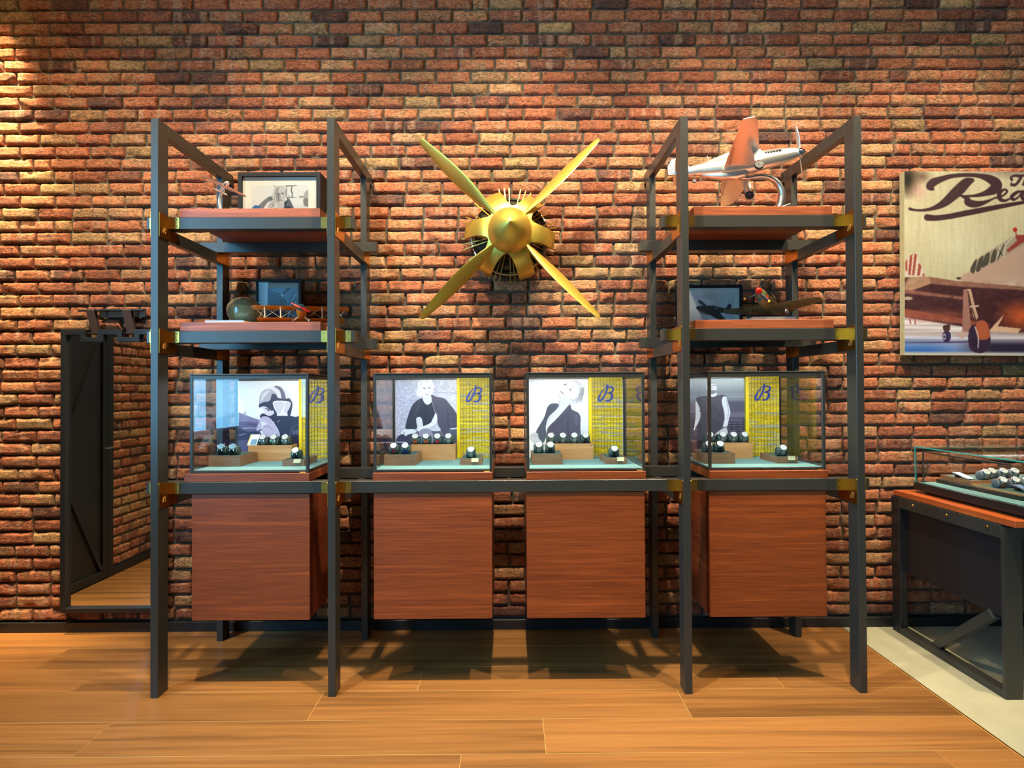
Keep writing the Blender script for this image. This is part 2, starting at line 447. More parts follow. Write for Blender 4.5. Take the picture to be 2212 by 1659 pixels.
# bricks: irregular, rounded slips standing proud of the mortar
U0 = np.array([0, .003, .009, .02, .04, .065, .09, .112, .135, .16, .18, .191, .197, .2])/.2
V0 = np.array([0, .003, .009, .02, .033, .046, .057, .063, .066])/.066
NU, NV = len(U0), len(V0)
BF = [(j*NU+i, j*NU+i+1, (j+1)*NU+i+1, (j+1)*NU+i) for j in range(NV-1) for i in range(NU-1)]
BFN = np.array(BF)
def brick_verts(x0, x1, z0, z1, seed):
    r = np.random.RandomState(seed)
    u, v = np.meshgrid(U0, V0)
    Lx, Lz = x1-x0, z1-z0
    x = x0 + u*Lx; z = z0 + v*Lz
    amp = r.uniform(.0008, .0030)
    ed = lambda q: np.clip(1-q, 0, 1)**2
    x = x + ed(u*3)*noise1(v, seed+1)*amp*1.1 + ed((1-u)*3)*noise1(v, seed+2)*amp*1.1
    z = z + ed(v*2)*noise1(u*1.6, seed+3)*amp*.8 + ed((1-v)*2)*noise1(u*1.6, seed+4)*amp*1.3
    dx = np.minimum(u, 1-u)*Lx; dz = np.minimum(v, 1-v)*Lz
    d = np.minimum(dx, dz)
    y = .020 - (.020+.004)*np.sqrt(np.clip(d/.009, 0, 1))
    y = y + np.where(d > .005, 1, 0)*(r.normal(0, .0011, u.shape) + noise1(u, seed+5)*.0013 + noise1(v, seed+6)*.0009)
    y = y - np.where(d > .002, 1, 0)*(r.uniform(-.003, .004) + (u-.5)*r.normal(0, .003) + (v-.5)*r.normal(0, .003))
    for k in range(2):                       # broken corners and edges
        if r.rand() < .30:
            cx, cz = r.choice([0, 1, r.rand()]), r.choice([0, 1])
            rx, rz = r.uniform(.02, .05), r.uniform(.012, .03)
            q = ((u-cx)*Lx/rx)**2 + ((v-cz)*Lz/rz)**2
            y = np.where(q < 1, np.maximum(y, .004+.012*(1-q)), y)
    rr = r.rand()
    hue = .08+.12*r.rand() if rr < .09 else (.66+.3*r.rand() if rr < .36 else .28+.42*r.rand())
    tint = (hue, r.uniform(.75, 1.12), 1.0 if r.rand() < .5 else 0.0, 1)
    return np.stack([x, y, z], -1).reshape(-1, 3), tint
def set_col(me, name, arr):
    a = me.color_attributes.new(name, 'FLOAT_COLOR', 'POINT')
    a.data.foreach_set('color', np.asarray(arr, dtype=np.float32).ravel())
def brick_object(name, vs, faces, tint, parent, mat):
    me = bpy.data.meshes.new(name)
    me.from_pydata(vs.tolist(), [], faces if isinstance(faces, list) else faces.tolist())
    set_col(me, 'tint', tint)
    me.polygons.foreach_set('use_smooth', [True]*len(me.polygons))
    me.materials.append(mat)
    o = bpy.data.objects.new(name, me); COL.objects.link(o); o.parent = parent
    return o
# course joints measured up the wall
JZ = list(np.linspace(.060, 1.198, 16)) + list(np.linspace(1.198, 1.563, 6)[1:]) + list(np.linspace(1.563, 1.939, 6)[1:]) \
   + list(np.linspace(1.939, 2.608, 10)[1:]) + list(np.linspace(2.608, 3.722, 16)[1:]) + [3.795, 3.868, 3.941, 4.014, 4.087, 4.160, 4.233, 4.306]
k_ref = JZ.index(min(JZ, key=lambda z: abs(z-3.654)))
PITCH = .2105
courses = []
for k in range(len(JZ)-1):
    off = -2.839 if (k-k_ref) % 2 == 0 else -2.745
    off += rnd.uniform(-.022, .022)
    x = off - 3*PITCH
    cuts = []
    while x < 4.1:
        cuts.append(x + rnd.uniform(-.004, .004)); x += PITCH*rnd.uniform(.985, 1.015)
        if rnd.random() < .03: x -= PITCH*.5
    cuts = [c for c in cuts if c > XL+.03]
    cuts = [XL-.004] + cuts
    for a, b in zip(cuts, cuts[1:]):
        jz = .0042
        courses.append((a+.0046, b-.0046, JZ[k]+jz, JZ[k+1]-jz))
def prominence(b):
    x, z = (b[0]+b[1])/2, (b[2]+b[3])/2
    s = abs(x)*1.0 + abs(z-2.55)*1.6
    if z < 1.55 and (-1.6 < x < 1.55): s += 5       # behind cases and cabinets
    if b[1]-b[0] < .15: s += 2
    if abs(x) > 3.0: s += 9
    return s
order = sorted(range(len(courses)), key=lambda i: prominence(courses[i]))
singles = set(order[:300])
AV, AF, AT = [], [], []
for i, b in enumerate(courses):
    vs, tint = brick_verts(*b, 1000+i*11)
    if i in singles:
        brick_object('brick', vs, BF, np.tile(tint, (len(vs), 1)), wall_back, M['brick'])
    else:
        AF.append(BFN + len(AV)*NU*NV); AV.append(vs); AT.append(np.tile(tint, (len(vs), 1)))
bf = brick_object('brickwork', np.concatenate(AV), np.concatenate(AF), np.concatenate(AT), wall_back, M['brick'])
bf['kind'] = 'stuff'
# left wall: brick beyond the black door (seen in the mirror)
AV, AF, AT = [], [], []
n = 0
for k in range(len(JZ)-1):
    y = -1.13 - (0 if k % 2 else .105)
    cuts = [-1.125] + ([y] if y < -1.14 else []) + [y-PITCH*i for i in range(1, 4 if WZ0-.03 < JZ[k] < WZ1 else 8)]
    for a, b in zip(cuts, cuts[1:]):
        vs, tint = brick_verts(-a+.0046, -b-.0046, JZ[k]+.0042, JZ[k+1]-.0042, 40000+n*13); n += 1
        vs = np.stack([XL-vs[:, 1], -vs[:, 0], vs[:, 2]], -1)
        if JZ[k] < 2.3 and b > -2.0:
            brick_object('brick', vs, BF, np.tile(tint, (len(vs), 1)), wall_left, M['brick'])
        else:
            AF.append(BFN + len(AV)*NU*NV); AV.append(vs); AT.append(np.tile(tint, (len(vs), 1)))
bl = brick_object('brickwork', np.concatenate(AV), np.concatenate(AF), np.concatenate(AT), wall_left, M['brick'])
bl['kind'] = 'stuff'
# black door in the left wall
dr = structure('door_1', MB().box(XL-.03, XL+.02, -1.11, -1.05, 0, 2.35).box(XL-.03, XL+.02, -.10, -.04, 0, 2.35).box(XL-.03, XL+.02, -1.05, -.10, 2.29, 2.35), M['black'], bevel=.002)
MB().box(XL-.03, XL, -1.05, -.10, .01, 2.29).build('door_leaf', M['black'], dr)
MB().box(XL, XL+.018, -1.05, -1.0, .01, 2.29).box(XL, XL+.018, -.15, -.10, .01, 2.29).box(XL, XL+.018, -1.0, -.15, .01, .07).build('door_frame', M['black'], dr, bevel=.002)
for a, b in (((-.99, 1.86), (-.56, .94)), ((-.56, .92), (-.99, .08))):
    MB().bar((XL+.008, a[0], a[1]), (XL+.008, b[0], b[1]), .03, .016, (1, 0, 0)).build('brace', M['black'], dr)
MB().tube([(XL+.02, -1.04, 1.0), (XL+.06, -1.04, 1.0), (XL+.06, -.95, 1.0)], .007).build('door_handle', M['chrome'], dr, smooth=True)
# skirting
structure('baseboard_back', MB().box(XL, XR, -.020, .012, 0, .058), M['black'], bevel=.0015)
structure('baseboard_left', MB().box(XL-.012, XL+.018, YB, -1.115, 0, .058), M['black'], bevel=.0015)
# floor: planks run along the wall, pale stone to the right of a thin metal strip
floor = structure('floor', MB().box(XL-.25, 1.965, YB, .012, -.1, -.0008), M['seam'])
PW = .2393
rows = {2: [-2.09, -.446, 1.30], 3: [-2.5, -.885, .783], 4: [-1.716, .135], 5: [-.197, 1.66], 0: [-1.2, .62], 1: [-2.45, -.70, 1.05]}
pr = random.Random(3)
def plank_rows():
    for r in range(0, 24):
        js = rows.get(r) or [XL + pr.uniform(.4, 1.5) + i*1.75 for i in range(3)]
        xs = [XL] + [j for j in js if XL+.1 < j < 1.93] + [1.963]
        for a, b in zip(xs, xs[1:]): yield r, a, b
for r, a, b in plank_rows():
    y1 = .004 - r*PW; y0 = y1 - PW
    MB().box(a+.0008, b-.0008, y0+.0012, y1-.0012, -.0007, 0).build('plank', M['plank'], floor, bevel=.0002)
structure('floor.001', MB().box(1.972, XR, YB, .012, -.1, 0), M['stone'])
structure('trim_1', MB().box(1.965, 1.972, YB, .004, -.05, .0006), M['brass'])

# ------------------------------------------------------------------ display rack
XP = (-1.6765, -.8521, .8100, 1.6276)          # left faces of the four bays' posts
PWX, PD = .0351, .0800
YF, YBK = -.7626, -.1542
HT = 2.7058
LEV = {'top': 2.206, 'mid': 1.657, 'low': .9315}     # undersides of cross beams
BH = .0570
rack = thing('display_rack', 'tall dark grey steel rack of two towers joined by a long beam', 'rack', (0, -.4, 0))
for x in XP:
    MB().box(x, x+PWX, YF, YF+PD, 0, HT).build('post', M['steel'], rack, bevel=.0012)
    MB().box(x, x+PWX, YBK, YBK+PD, 0, HT-.0003).build('post', M['steel'], rack, bevel=.0012)
    MB().box(x, x+PWX, YF+PD, YBK, HT-.060, HT).box(x, x+PWX, YBK+PD, -.022, HT-.060, HT).build('top_rail', M['steel'], rack, bevel=.0012)
    MB().box(x+.006, x+PWX-.006, -.022, -.004, HT-.070, HT-.040).build('wall_fixing', M['black'], rack)
    for z in LEV.values():
        MB().box(x, x+PWX, YF+PD, YBK, z-.057, z).build('side_beam', M['steel'], rack, bevel=.0012)
OV = .069
spans = [('top', XP[0]-OV, XP[1]+PWX+OV), ('mid', XP[0]-OV, XP[1]+PWX+OV),
         ('top', XP[2]-OV, XP[3]+PWX+OV), ('mid', XP[2]-OV, XP[3]+PWX+OV),
         ('low', XP[0]-OV, XP[3]+PWX+OV)]
for lv, a, b in spans:
    z = LEV[lv]
    for y0 in (YF+PD+.0005, YBK-.058-.0005):
        MB().box(a, b, y0, y0+.058, z+.0004, z+BH).build('cross_beam', M['steel'], rack, bevel=.0012)

# emblem strokes, in millimetres of a 93 mm tall letter (origin lower left)
EM = [([(1190, 262, 26), (1190, 300, 26), (1178, 350, 25), (1150, 410, 22), (1118, 462, 22), (1092, 484, 24), (1072, 478, 26), (1068, 452, 26), (1085, 408, 22), (1115, 358, 16), (1150, 318, 10), (1172, 300, 7)]),
      ([(1190, 300, 12), (1236, 296, 20), (1266, 312, 25), (1266, 342, 25), (1246, 366, 18), (1216, 382, 12), (1194, 380, 10)]),
      ([(1200, 374, 8), (1228, 372, 14), (1252, 400, 26), (1250, 440, 26), (1224, 474, 22), (1192, 487, 18), (1164, 478, 18)])]
def smooth_path(pts, n=6, closed=False):
    P = [np.array(p, float) for p in pts]; out = []
    m = len(P)
    for i in range(m if closed else m-1):
        g = lambda k: P[k % m] if closed else P[min(max(k, 0), m-1)]
        p0, p1, p2, p3 = g(i-1), g(i), g(i+1), g(i+2)
        for k in range(n):
            t = k/n
            out.append(.5*((2*p1) + (p2-p0)*t + (2*p0-5*p1+4*p2-p3)*t*t + (3*p1-p0-3*p2+p3)*t**3))
    if not closed: out.append(P[-1])
    return out
def emblem(mb, to3, size, d0, d1):
    """flat calligraphic letter drawn with broad-nib strokes; to3(a, b, depth)"""
    k = size/228
    for st in EM:
        p = smooth_path(st, 5)
        rings = []
        for i, q in enumerate(p):
            t = p[min(i+1, len(p)-1)][:2] - p[max(i-1, 0)][:2]
            t = t/(np.linalg.norm(t)+1e-9); nrm = np.array([-t[1], t[0]])
            a, b = q[:2]+nrm*q[2]/2, q[:2]-nrm*q[2]/2
            f = lambda c: ((c[0]-1060)*k, (490-c[1])*k)
            A, B = f(a), f(b)
            rings.append([to3(A[0], A[1], d0), to3(B[0], B[1], d0), to3(B[0], B[1], d1), to3(A[0], A[1], d1)])
        mb.loft(rings)
    return mb
def bracket(x, side, z, yc, front):
    """brass angle: plate flat on post and side beam, flange folded onto the cross beam.
    x: face of the post, side: +1 flange points right, -1 left"""
    t = .003
    g = 1 if front else -1            # mirrored for the rear posts
    x0, x1 = (x+.0004, x+t) if side > 0 else (x-t, x-.0004)
    yp = YF if front else YBK+PD
    ya = yp + g*.004                   # outer end of the plate
    yb = yp + g*(PD-.0015)
    yd = yp + g*(PD+.072)
    mb = MB()
    poly = [(ya, z-.052), (ya, z+.060), (ya+g*.004, z+.064), (yb, z+BH-.001), (yb, z-.002), (yd, z-.004), (yd, z-.052), (ya+g*.004, z-.055)]
    mb.prism(poly, lambda a, b, d: (d, a, b), x0, x1)
    if front:
        xa, xb = (x+.0004, x+.054) if side > 0 else (x-.054, x-.0004)
        r = .006
        ex = xb if side > 0 else xa; inx = xa if side > 0 else xb; q = -1 if side > 0 else 1
        fl = [(inx, z+.001), (ex+q*r, z+.001), (ex+q*r*.3, z+.001+r*.3), (ex, z+.001+r), (ex, z+BH-.001-r), (ex+q*r*.3, z+BH-.001-r*.3), (ex+q*r, z+BH-.001), (inx, z+BH-.001)]
        mb.prism(fl, lambda a, b, d: (a, d, b), YF+PD-.0025, YF+PD+.0004)
    o = mb.build('bracket', M['brass'], rack)
    xs = x1 if side > 0 else x0
    for yy, zz in ((ya+g*.010, z+.050), (ya+g*.010, z-.045), (yd-g*.008, z-.044)):
        MB().lathe([(.0026, -.0005), (.0026, .0006)], (xs, yy, zz), (side, 0, 0), 8).build('screw', M['screw'], o)
    if front:
        for zz in (z+.012, z+.045):
            MB().lathe([(.0026, -.0005), (.0026, .0006)], (x+side*.044, YF+PD-.0025, zz), (0, -1, 0), 8).build('screw', M['screw'], o)
    if front:
        e = emblem(MB(), lambda a, b, d: (xs+side*d, yp+.030+(a if side > 0 else .026-a), z-.030+b), .030, 0, .0006)
        e.build('emblem', M['engrave'], o)
for i, x in enumerate(XP):
    for lv, z in LEV.items():
        for side in (1, -1):
            fx = x+PWX if side > 0 else x
            bracket(fx, side, z, 0, True)
            bracket(fx, side, z, 0, False)

# shelf boards
SH = [('top', -1.588, -.911, 'upper shelf board of the left tower under the framed portrait'),
      ('mid', -1.587, -.910, 'lower shelf board of the left tower under the ochre biplane'),
      ('top', .8945, 1.5675, 'upper shelf board of the right tower under the silver aeroplane'),
      ('mid', .8975, 1.5690, 'lower shelf board of the right tower under the olive aeroplane')]
for lv, a, b, lab in SH:
    z = LEV[lv]+BH
    tag(MB().box(a, b, YF+PD+.002, -.150, z+.0006, z+.0425).build('shelf_board', M['shelf'], bevel=.0012),
        'reddish wooden '+lab, 'shelf', 'wooden shelf boards on the rack')

# ------------------------------------------------------------------ hanging cabinets with tops
ORD = ('leftmost', 'second from left', 'third from left', 'rightmost')
CAB = [(-1.531, -.966, -1.568, -.967), (-.658, -.089, -.662, -.086), (.078, .648, .080, .655), (.960, 1.524, .965, 1.534)]
POS = ('under the helmeted pilot picture', 'under the picture of a seated woman', 'under the picture of a woman looking up', 'under the picture of a man')
for i, (a, b, c, d) in enumerate(CAB):
    t = thing('hanging_cabinet', f'reddish wood cabinet hung {POS[i]}, {ORD[i]}', 'cabinet', ((a+b)/2, -.42, .325), 'wooden cabinets hanging under the glass cases')
    MB().box(a+.002, b-.002, -.655, -.165, .325, .9305).build('body', M['cab_side'], t, bevel=.001)
    MB().box(a, b, -.676, -.6585, .324, .929).build('door', M['cab'], t, bevel=.001)
    MB().box(c, d, -.678, -.170, LEV['low']+BH+.0006, 1.0265).build('top_board', M['cab'], t, bevel=.001)

# ------------------------------------------------------------------ painted prints (vertex colours on a fine grid)
class Pic:
    def __init__(s, x0, y0, x1, y1, scale, bg):
        s.nx = max(2, int((x1-x0)*scale)); s.ny = max(2, int((y1-y0)*scale))
        s.X, s.Y = np.meshgrid(np.linspace(x0, x1, s.nx), np.linspace(y0, y1, s.ny))
        s.c = np.zeros((s.ny, s.nx, 3)) + np.array(bg, float)
        s.sc = scale
        s.r = np.random.RandomState(5)
    def put(s, mask, col):
        m = mask[..., None]
        s.c = s.c*(1-m) + np.array(col, float)*m
    def soft(s, m, k):
        for _ in range(k):
            p = np.pad(m, 1, mode='edge')
            m = (p[:-2, 1:-1]+p[2:, 1:-1]+p[1:-1, :-2]+p[1:-1, 2:]+2*m)/6
        return m
    def poly(s, pts, col, smooth=True, blur=0, a=1.0):
        P = np.array(smooth_path(pts, 5, True) if smooth else pts, float)
        x1, y1 = P.min(0)-1; x2, y2 = P.max(0)+1
        sel = (s.X >= x1) & (s.X <= x2) & (s.Y >= y1) & (s.Y <= y2)
        xs, ys = s.X[sel], s.Y[sel]; ins = np.zeros(xs.shape, bool)
        for i in range(len(P)):
            (ax, ay), (bx, by) = P[i], P[(i+1) % len(P)]
            if ay == by: continue
            c = ((ay > ys) != (by > ys)) & (xs < (bx-ax)*(ys-ay)/(by-ay)+ax)
            ins ^= c
        m = np.zeros(s.X.shape); m[sel] = ins
        if blur: m = s.soft(m, blur)
        s.put(m*a, col)
        return s
    def ell(s, cx, cy, rx, ry, col, blur=0, a=1.0):
        m = ((((s.X-cx)/rx)**2 + ((s.Y-cy)/ry)**2) < 1).astype(float)
        if blur: m = s.soft(m, blur)
        s.put(m*a, col); return s
    def stroke(s, pts, col, smooth=True, a=1.0, blur=0):
        P = smooth_path(pts, 6) if smooth else [np.array(p, float) for p in pts]
        m = np.zeros(s.X.shape)
        for p, q in zip(P, P[1:]):
            w = max(p[2], q[2])
            sel = (s.X > min(p[0], q[0])-w) & (s.X < max(p[0], q[0])+w) & (s.Y > min(p[1], q[1])-w) & (s.Y < max(p[1], q[1])+w)
            if not sel.any(): continue
            x, y = s.X[sel], s.Y[sel]; d = q[:2]-p[:2]; l2 = (d**2).sum()+1e-9
            t = np.clip(((x-p[0])*d[0]+(y-p[1])*d[1])/l2, 0, 1)
            dist = np.hypot(x-p[0]-t*d[0], y-p[1]-t*d[1])
            ww = (p[2]+(q[2]-p[2])*t)/2
            m[sel] = np.maximum(m[sel], np.clip((ww-dist)*s.sc+.5, 0, 1))
        if blur: m = s.soft(m, blur)
        s.put(m*a, col); return s
    def shade(s, mask, col, a=1.0):
        s.put(np.clip(mask, 0, 1)*a, col); return s
    def grain(s, amp, sx, sy):
        n = s.r.normal(0, 1, (max(2, int(s.ny/sy))+2, max(2, int(s.nx/sx))+2))
        yi = np.linspace(0, n.shape[0]-1.001, s.ny); xi = np.linspace(0, n.shape[1]-1.001, s.nx)
        y0, x0 = yi.astype(int), xi.astype(int); fy, fx = (yi-y0)[:, None], (xi-x0)[None]
        g = (n[y0][:, x0]*(1-fy)*(1-fx)+n[y0][:, x0+1]*(1-fy)*fx+n[y0+1][:, x0]*fy*(1-fx)+n[y0+1][:, x0+1]*fy*fx)
        return g*amp
    def build(s, name, x0, x1, z0, z1, y, mat, parent, blur=1, back=.003):
        c = s.c
        for _ in range(blur):
            p = np.pad(c, ((1, 1), (1, 1), (0, 0)), mode='edge')
            c = (p[:-2, 1:-1]+p[2:, 1:-1]+p[1:-1, :-2]+p[1:-1, 2:]+4*c)/8
        c = np.clip(c/255, 0, 1)
        c = np.where(c <= .04045, c/12.92, ((c+.055)/1.055)**2.4)
        ny, nx = s.ny, s.nx
        gx, gz = np.meshgrid(np.linspace(x0, x1, nx), np.linspace(z1, z0, ny))
        off = ORG.get(parent, Vector((0, 0, 0))) if parent else Vector((0, 0, 0))
        v = np.stack([gx, np.full_like(gx, y), gz], -1).reshape(-1, 3) - np.array(off)
        i = np.arange(ny*nx).reshape(ny, nx)
        f = np.stack([i[:-1, :-1], i[1:, :-1], i[1:, 1:], i[:-1, 1:]], -1).reshape(-1, 4)
        nv = len(v)
        bk = np.array([[x0, y+back, z0], [x1, y+back, z0], [x1, y+back, z1], [x0, y+back, z1]]) - np.array(off)
        me = bpy.data.meshes.new(name)
        me.vertices.add(nv+4); me.vertices.foreach_set('co', np.concatenate([v, bk]).ravel())
        f = np.concatenate([f, [[nv, nv+1, nv+2, nv+3]]])
        me.loops.add(f.size); me.loops.foreach_set('vertex_index', f.ravel().astype(np.int32))
        me.polygons.add(len(f)); me.polygons.foreach_set('loop_start', np.arange(0, f.size, 4, dtype=np.int32))
        me.update(calc_edges=True); me.validate()
        rgba = np.concatenate([np.concatenate([c.reshape(-1, 3), np.ones((nv, 1))], 1), np.ones((4, 4))*.5])
        set_col(me, 'Col', rgba)
        me.materials.append(mat)
        o = bpy.data.objects.new(name, me); COL.objects.link(o); o.parent = parent
        ORG[o] = off
        return o

def pic_pilot():
    p = Pic(770, 185, 1605, 1270, .30, (238, 238, 244))
    p.shade((p.Y-560)/500, (205, 200, 220), .5)
    p.poly([(770, 636), (850, 665), (960, 710), (1070, 745), (1070, 1270), (770, 1270)], (128, 118, 152), False, 1)
    p.poly([(770, 770), (900, 760), (1070, 790), (1070, 1270), (770, 1270)], (92, 84, 120), False, 3)
    p.poly([(770, 860), (900, 900), (1060, 900), (1060, 1000), (900, 1010), (770, 1000)], (52, 48, 78), True, 2)
    p.stroke([(840, 855, 14), (930, 850, 10), (1040, 856, 8)], (190, 180, 205), blur=1)
    p.stroke([(870, 806, 10), (960, 800, 16), (1030, 812, 8)], (70, 60, 100), blur=1)
    p.stroke([(780, 950, 10), (870, 930, 14)], (150, 140, 180), blur=1)
    p.poly([(842, 662), (876, 612), (868, 680)], (150, 145, 165), False)
    p.poly([(1190, 322), (1260, 290), (1340, 290), (1430, 335), (1484, 420), (1502, 510), (1430, 470), (1330, 462), (1262, 410)], (222, 218, 228))
    p.poly([(1258, 290), (1330, 289), (1392, 360), (1414, 462), (1362, 456), (1335, 350)], (92, 86, 112))
    p.poly([(1055, 505), (1072, 400), (1130, 335), (1205, 325), (1272, 372), (1296, 402), (1262, 436), (1215, 486), (1110, 510), (1060, 560)], (176, 170, 184))
    p.poly([(1085, 470), (1100, 400), (1150, 350), (1200, 345), (1170, 390), (1120, 440), (1095, 490)], (216, 212, 222), True, 2)
    p.poly([(1120, 560), (1060, 575), (1055, 535), (1110, 505), (1200, 482), (1232, 390), (1292, 408), (1310, 442), (1400, 462), (1458, 452), (1500, 505), (1504, 570), (1470, 700), (1436, 650), (1482, 520), (1400, 488), (1256, 492), (1250, 560), (1300, 680), (1220, 705), (1190, 610)], (50, 50, 76))
    p.poly([(1258, 502), (1376, 500), (1392, 560), (1345, 640), (1312, 672), (1272, 580)], (206, 200, 214))
    p.poly([(1412, 512), (1478, 522), (1468, 580), (1424, 646), (1392, 640)], (206, 200, 214))
    p.poly([(1088, 572), (1140, 562), (1195, 598), (1250, 622), (1252, 662), (1190, 692), (1135, 676), (1118, 620)], (214, 204, 216))
    p.stroke([(1140, 590, 14), (1190, 600, 18), (1230, 622, 12)], (110, 100, 125))
    p.ell(1183, 614, 16, 9, (60, 55, 80))
    p.poly([(1240, 700), (1460, 690), (1545, 706), (1605, 742), (1605, 1270), (1290, 1270), (1335, 950), (1262, 790)], (44, 47, 74))
    p.poly([(1068, 684), (1110, 655), (1184, 690), (1255, 682), (1310, 706), (1350, 770), (1240, 764), (1150, 702), (1080, 724)], (48, 44, 70))
    p.poly([(1058, 745), (1100, 698), (1172, 702), (1232, 752), (1284, 842), (1336, 932), (1292, 1000), (1200, 990), (1136, 950), (1092, 900), (1102, 832), (1155, 792), (1062, 762)], (192, 182, 208))
    p.stroke([(1110, 830, 8), (1180, 830, 10), (1240, 880, 8)], (140, 128, 160), blur=1)
    p.stroke([(1080, 720, 6), (1160, 735, 8), (1220, 790, 6)], (150, 138, 170), blur=1)
    p.poly([(1020, 860), (1058, 772), (1092, 800), (1072, 890), (1036, 910)], (186, 176, 204))
    p.stroke([(1000, 915, 12), (1060, 890, 14), (1090, 872, 10)], (40, 38, 60))
    for k in range(4):
        p.stroke([(1510+22*k, 880, 7), (1518+22*k, 940, 7)], (150, 150, 170))
    p.stroke([(1470, 960, 8), (1500, 860, 8), (1560, 810, 8), (1605, 800, 8)], (95, 98, 125), blur=1)
    p.stroke([(1300, 770, 6), (1340, 750, 6)], (200, 200, 215))
    return p
def pic_jacket():
    p = Pic(395, 180, 1235, 1270, .30, (186, 184, 206))
    p.shade((p.X-800)/400, (214, 212, 228), .8)
    p.shade((500-p.Y)/400, (206, 206, 222), .5)
    g = p.grain(13, 6, 3)+p.grain(9, 3, 6); p.c += g[..., None]
    p.stroke([(900, 385, 8), (1060, 380, 8), (1235, 395, 10)], (160, 158, 182), blur=2)
    p.poly([(395, 1040), (500, 930), (700, 900), (720, 1270), (395, 1270)], (60, 60, 84), True, 2)
    p.poly([(880, 900), (1235, 880), (1235, 1270), (880, 1270)], (84, 86, 106), False, 2)
    p.stroke([(395, 1052, 9), (540, 1056, 9)], (225, 225, 235), False)
    p.poly([(762, 455), (650, 520), (580, 660), (530, 870), (610, 890), (690, 868), (690, 700), (752, 540)], (54, 54, 72))
    p.poly([(760, 470), (790, 520), (840, 547), (885, 512), (905, 530), (945, 660), (900, 740), (862, 832), (770, 856), (745, 722), (680, 722), (700, 620)], (46, 48, 66))
    p.poly([(884, 410), (960, 440), (1062, 462), (1130, 534), (1200, 625), (1236, 700), (1236, 850), (1140, 872), (1120, 965), (1072, 985), (1020, 935), (970, 800), (942, 680), (886, 490)], (82, 76, 96))
    p.stroke([(1105, 600, 8), (1110, 760, 9), (1130, 870, 8)], (54, 50, 68), blur=1)
    for y in (680, 760, 850): p.stroke([(1120, y, 6), (1180, y-10, 6), (1235, y+6, 6)], (58, 54, 72), blur=1)
    p.stroke([(888, 490, 5), (945, 690, 5), (985, 860, 5), (1050, 975, 5)], (190, 186, 205))
    p.stroke([(660, 640, 5), (700, 590, 5), (725, 560, 5)], (110, 108, 130)); p.stroke([(655, 690, 5), (690, 640, 5), (720, 610, 5)], (104, 102, 124))
    p.poly([(695, 330), (705, 235), (775, 188), (860, 188), (908, 240), (912, 345), (890, 420), (870, 330), (800, 300), (760, 340), (765, 425), (705, 430), (680, 380)], (240, 240, 244))
    p.poly([(768, 425), (870, 415), (888, 500), (835, 546), (782, 505)], (226, 226, 234))
    p.poly([(752, 330), (800, 285), (868, 295), (888, 368), (872, 420), (825, 456), (775, 432)], (242, 242, 246))
    p.stroke([(778, 320, 10), (806, 322, 12)], (86, 86, 106)); p.stroke([(844, 316, 11), (872, 320, 10)], (86, 86, 106)); p.stroke([(775, 305, 5), (808, 302, 6)], (160, 160, 176)); p.stroke([(842, 299, 6), (874, 304, 5)], (160, 160, 176))
    p.stroke([(800, 402, 7), (826, 408, 10), (852, 402, 7)], (128, 124, 142)); p.stroke([(826, 340, 4), (832, 376, 6), (820, 380, 5)], (205, 205, 215))
    p.stroke([(745, 210, 5), (800, 200, 5), (835, 235, 5)], (160, 160, 174)); [p.stroke([(x0, 215, 5), (x0-14, 290, 7), (x0-22, 390, 4)], (196, 196, 206), a=.8) for x0 in (735, 762, 900)]; p.stroke([(770, 435, 5), (820, 458, 6), (868, 428, 5)], (190, 190, 204))
    p.poly([(680, 732), (745, 722), (772, 830), (760, 858), (700, 866)], (216, 216, 226))
    p.poly([(888, 872), (990, 852), (1002, 902), (890, 902)], (206, 204, 218))
    p.poly([(942, 658), (964, 722), (950, 796), (862, 856), (700, 904), (690, 862), (790, 832), (884, 782)], (230, 230, 238))
    p.poly([(705, 990), (735, 892), (812, 868), (882, 902), (912, 985), (912, 1270), (705, 1270)], (150, 146, 168))
    p.c += (p.grain(6, 2.5, 2.5)*((p.Y > 880) & (p.X > 700) & (p.X < 915)))[..., None]
    p.poly([(466, 932), (510, 884), (600, 876), (652, 880), (682, 902), (660, 932), (570, 950), (532, 972), (505, 940), (482, 952)], (228, 228, 236))
    p.stroke([(676, 868, 16), (690, 920, 16)], (150, 150, 166)); p.stroke([(505, 915, 5), (525, 935, 6)], (70, 70, 90))
    return p
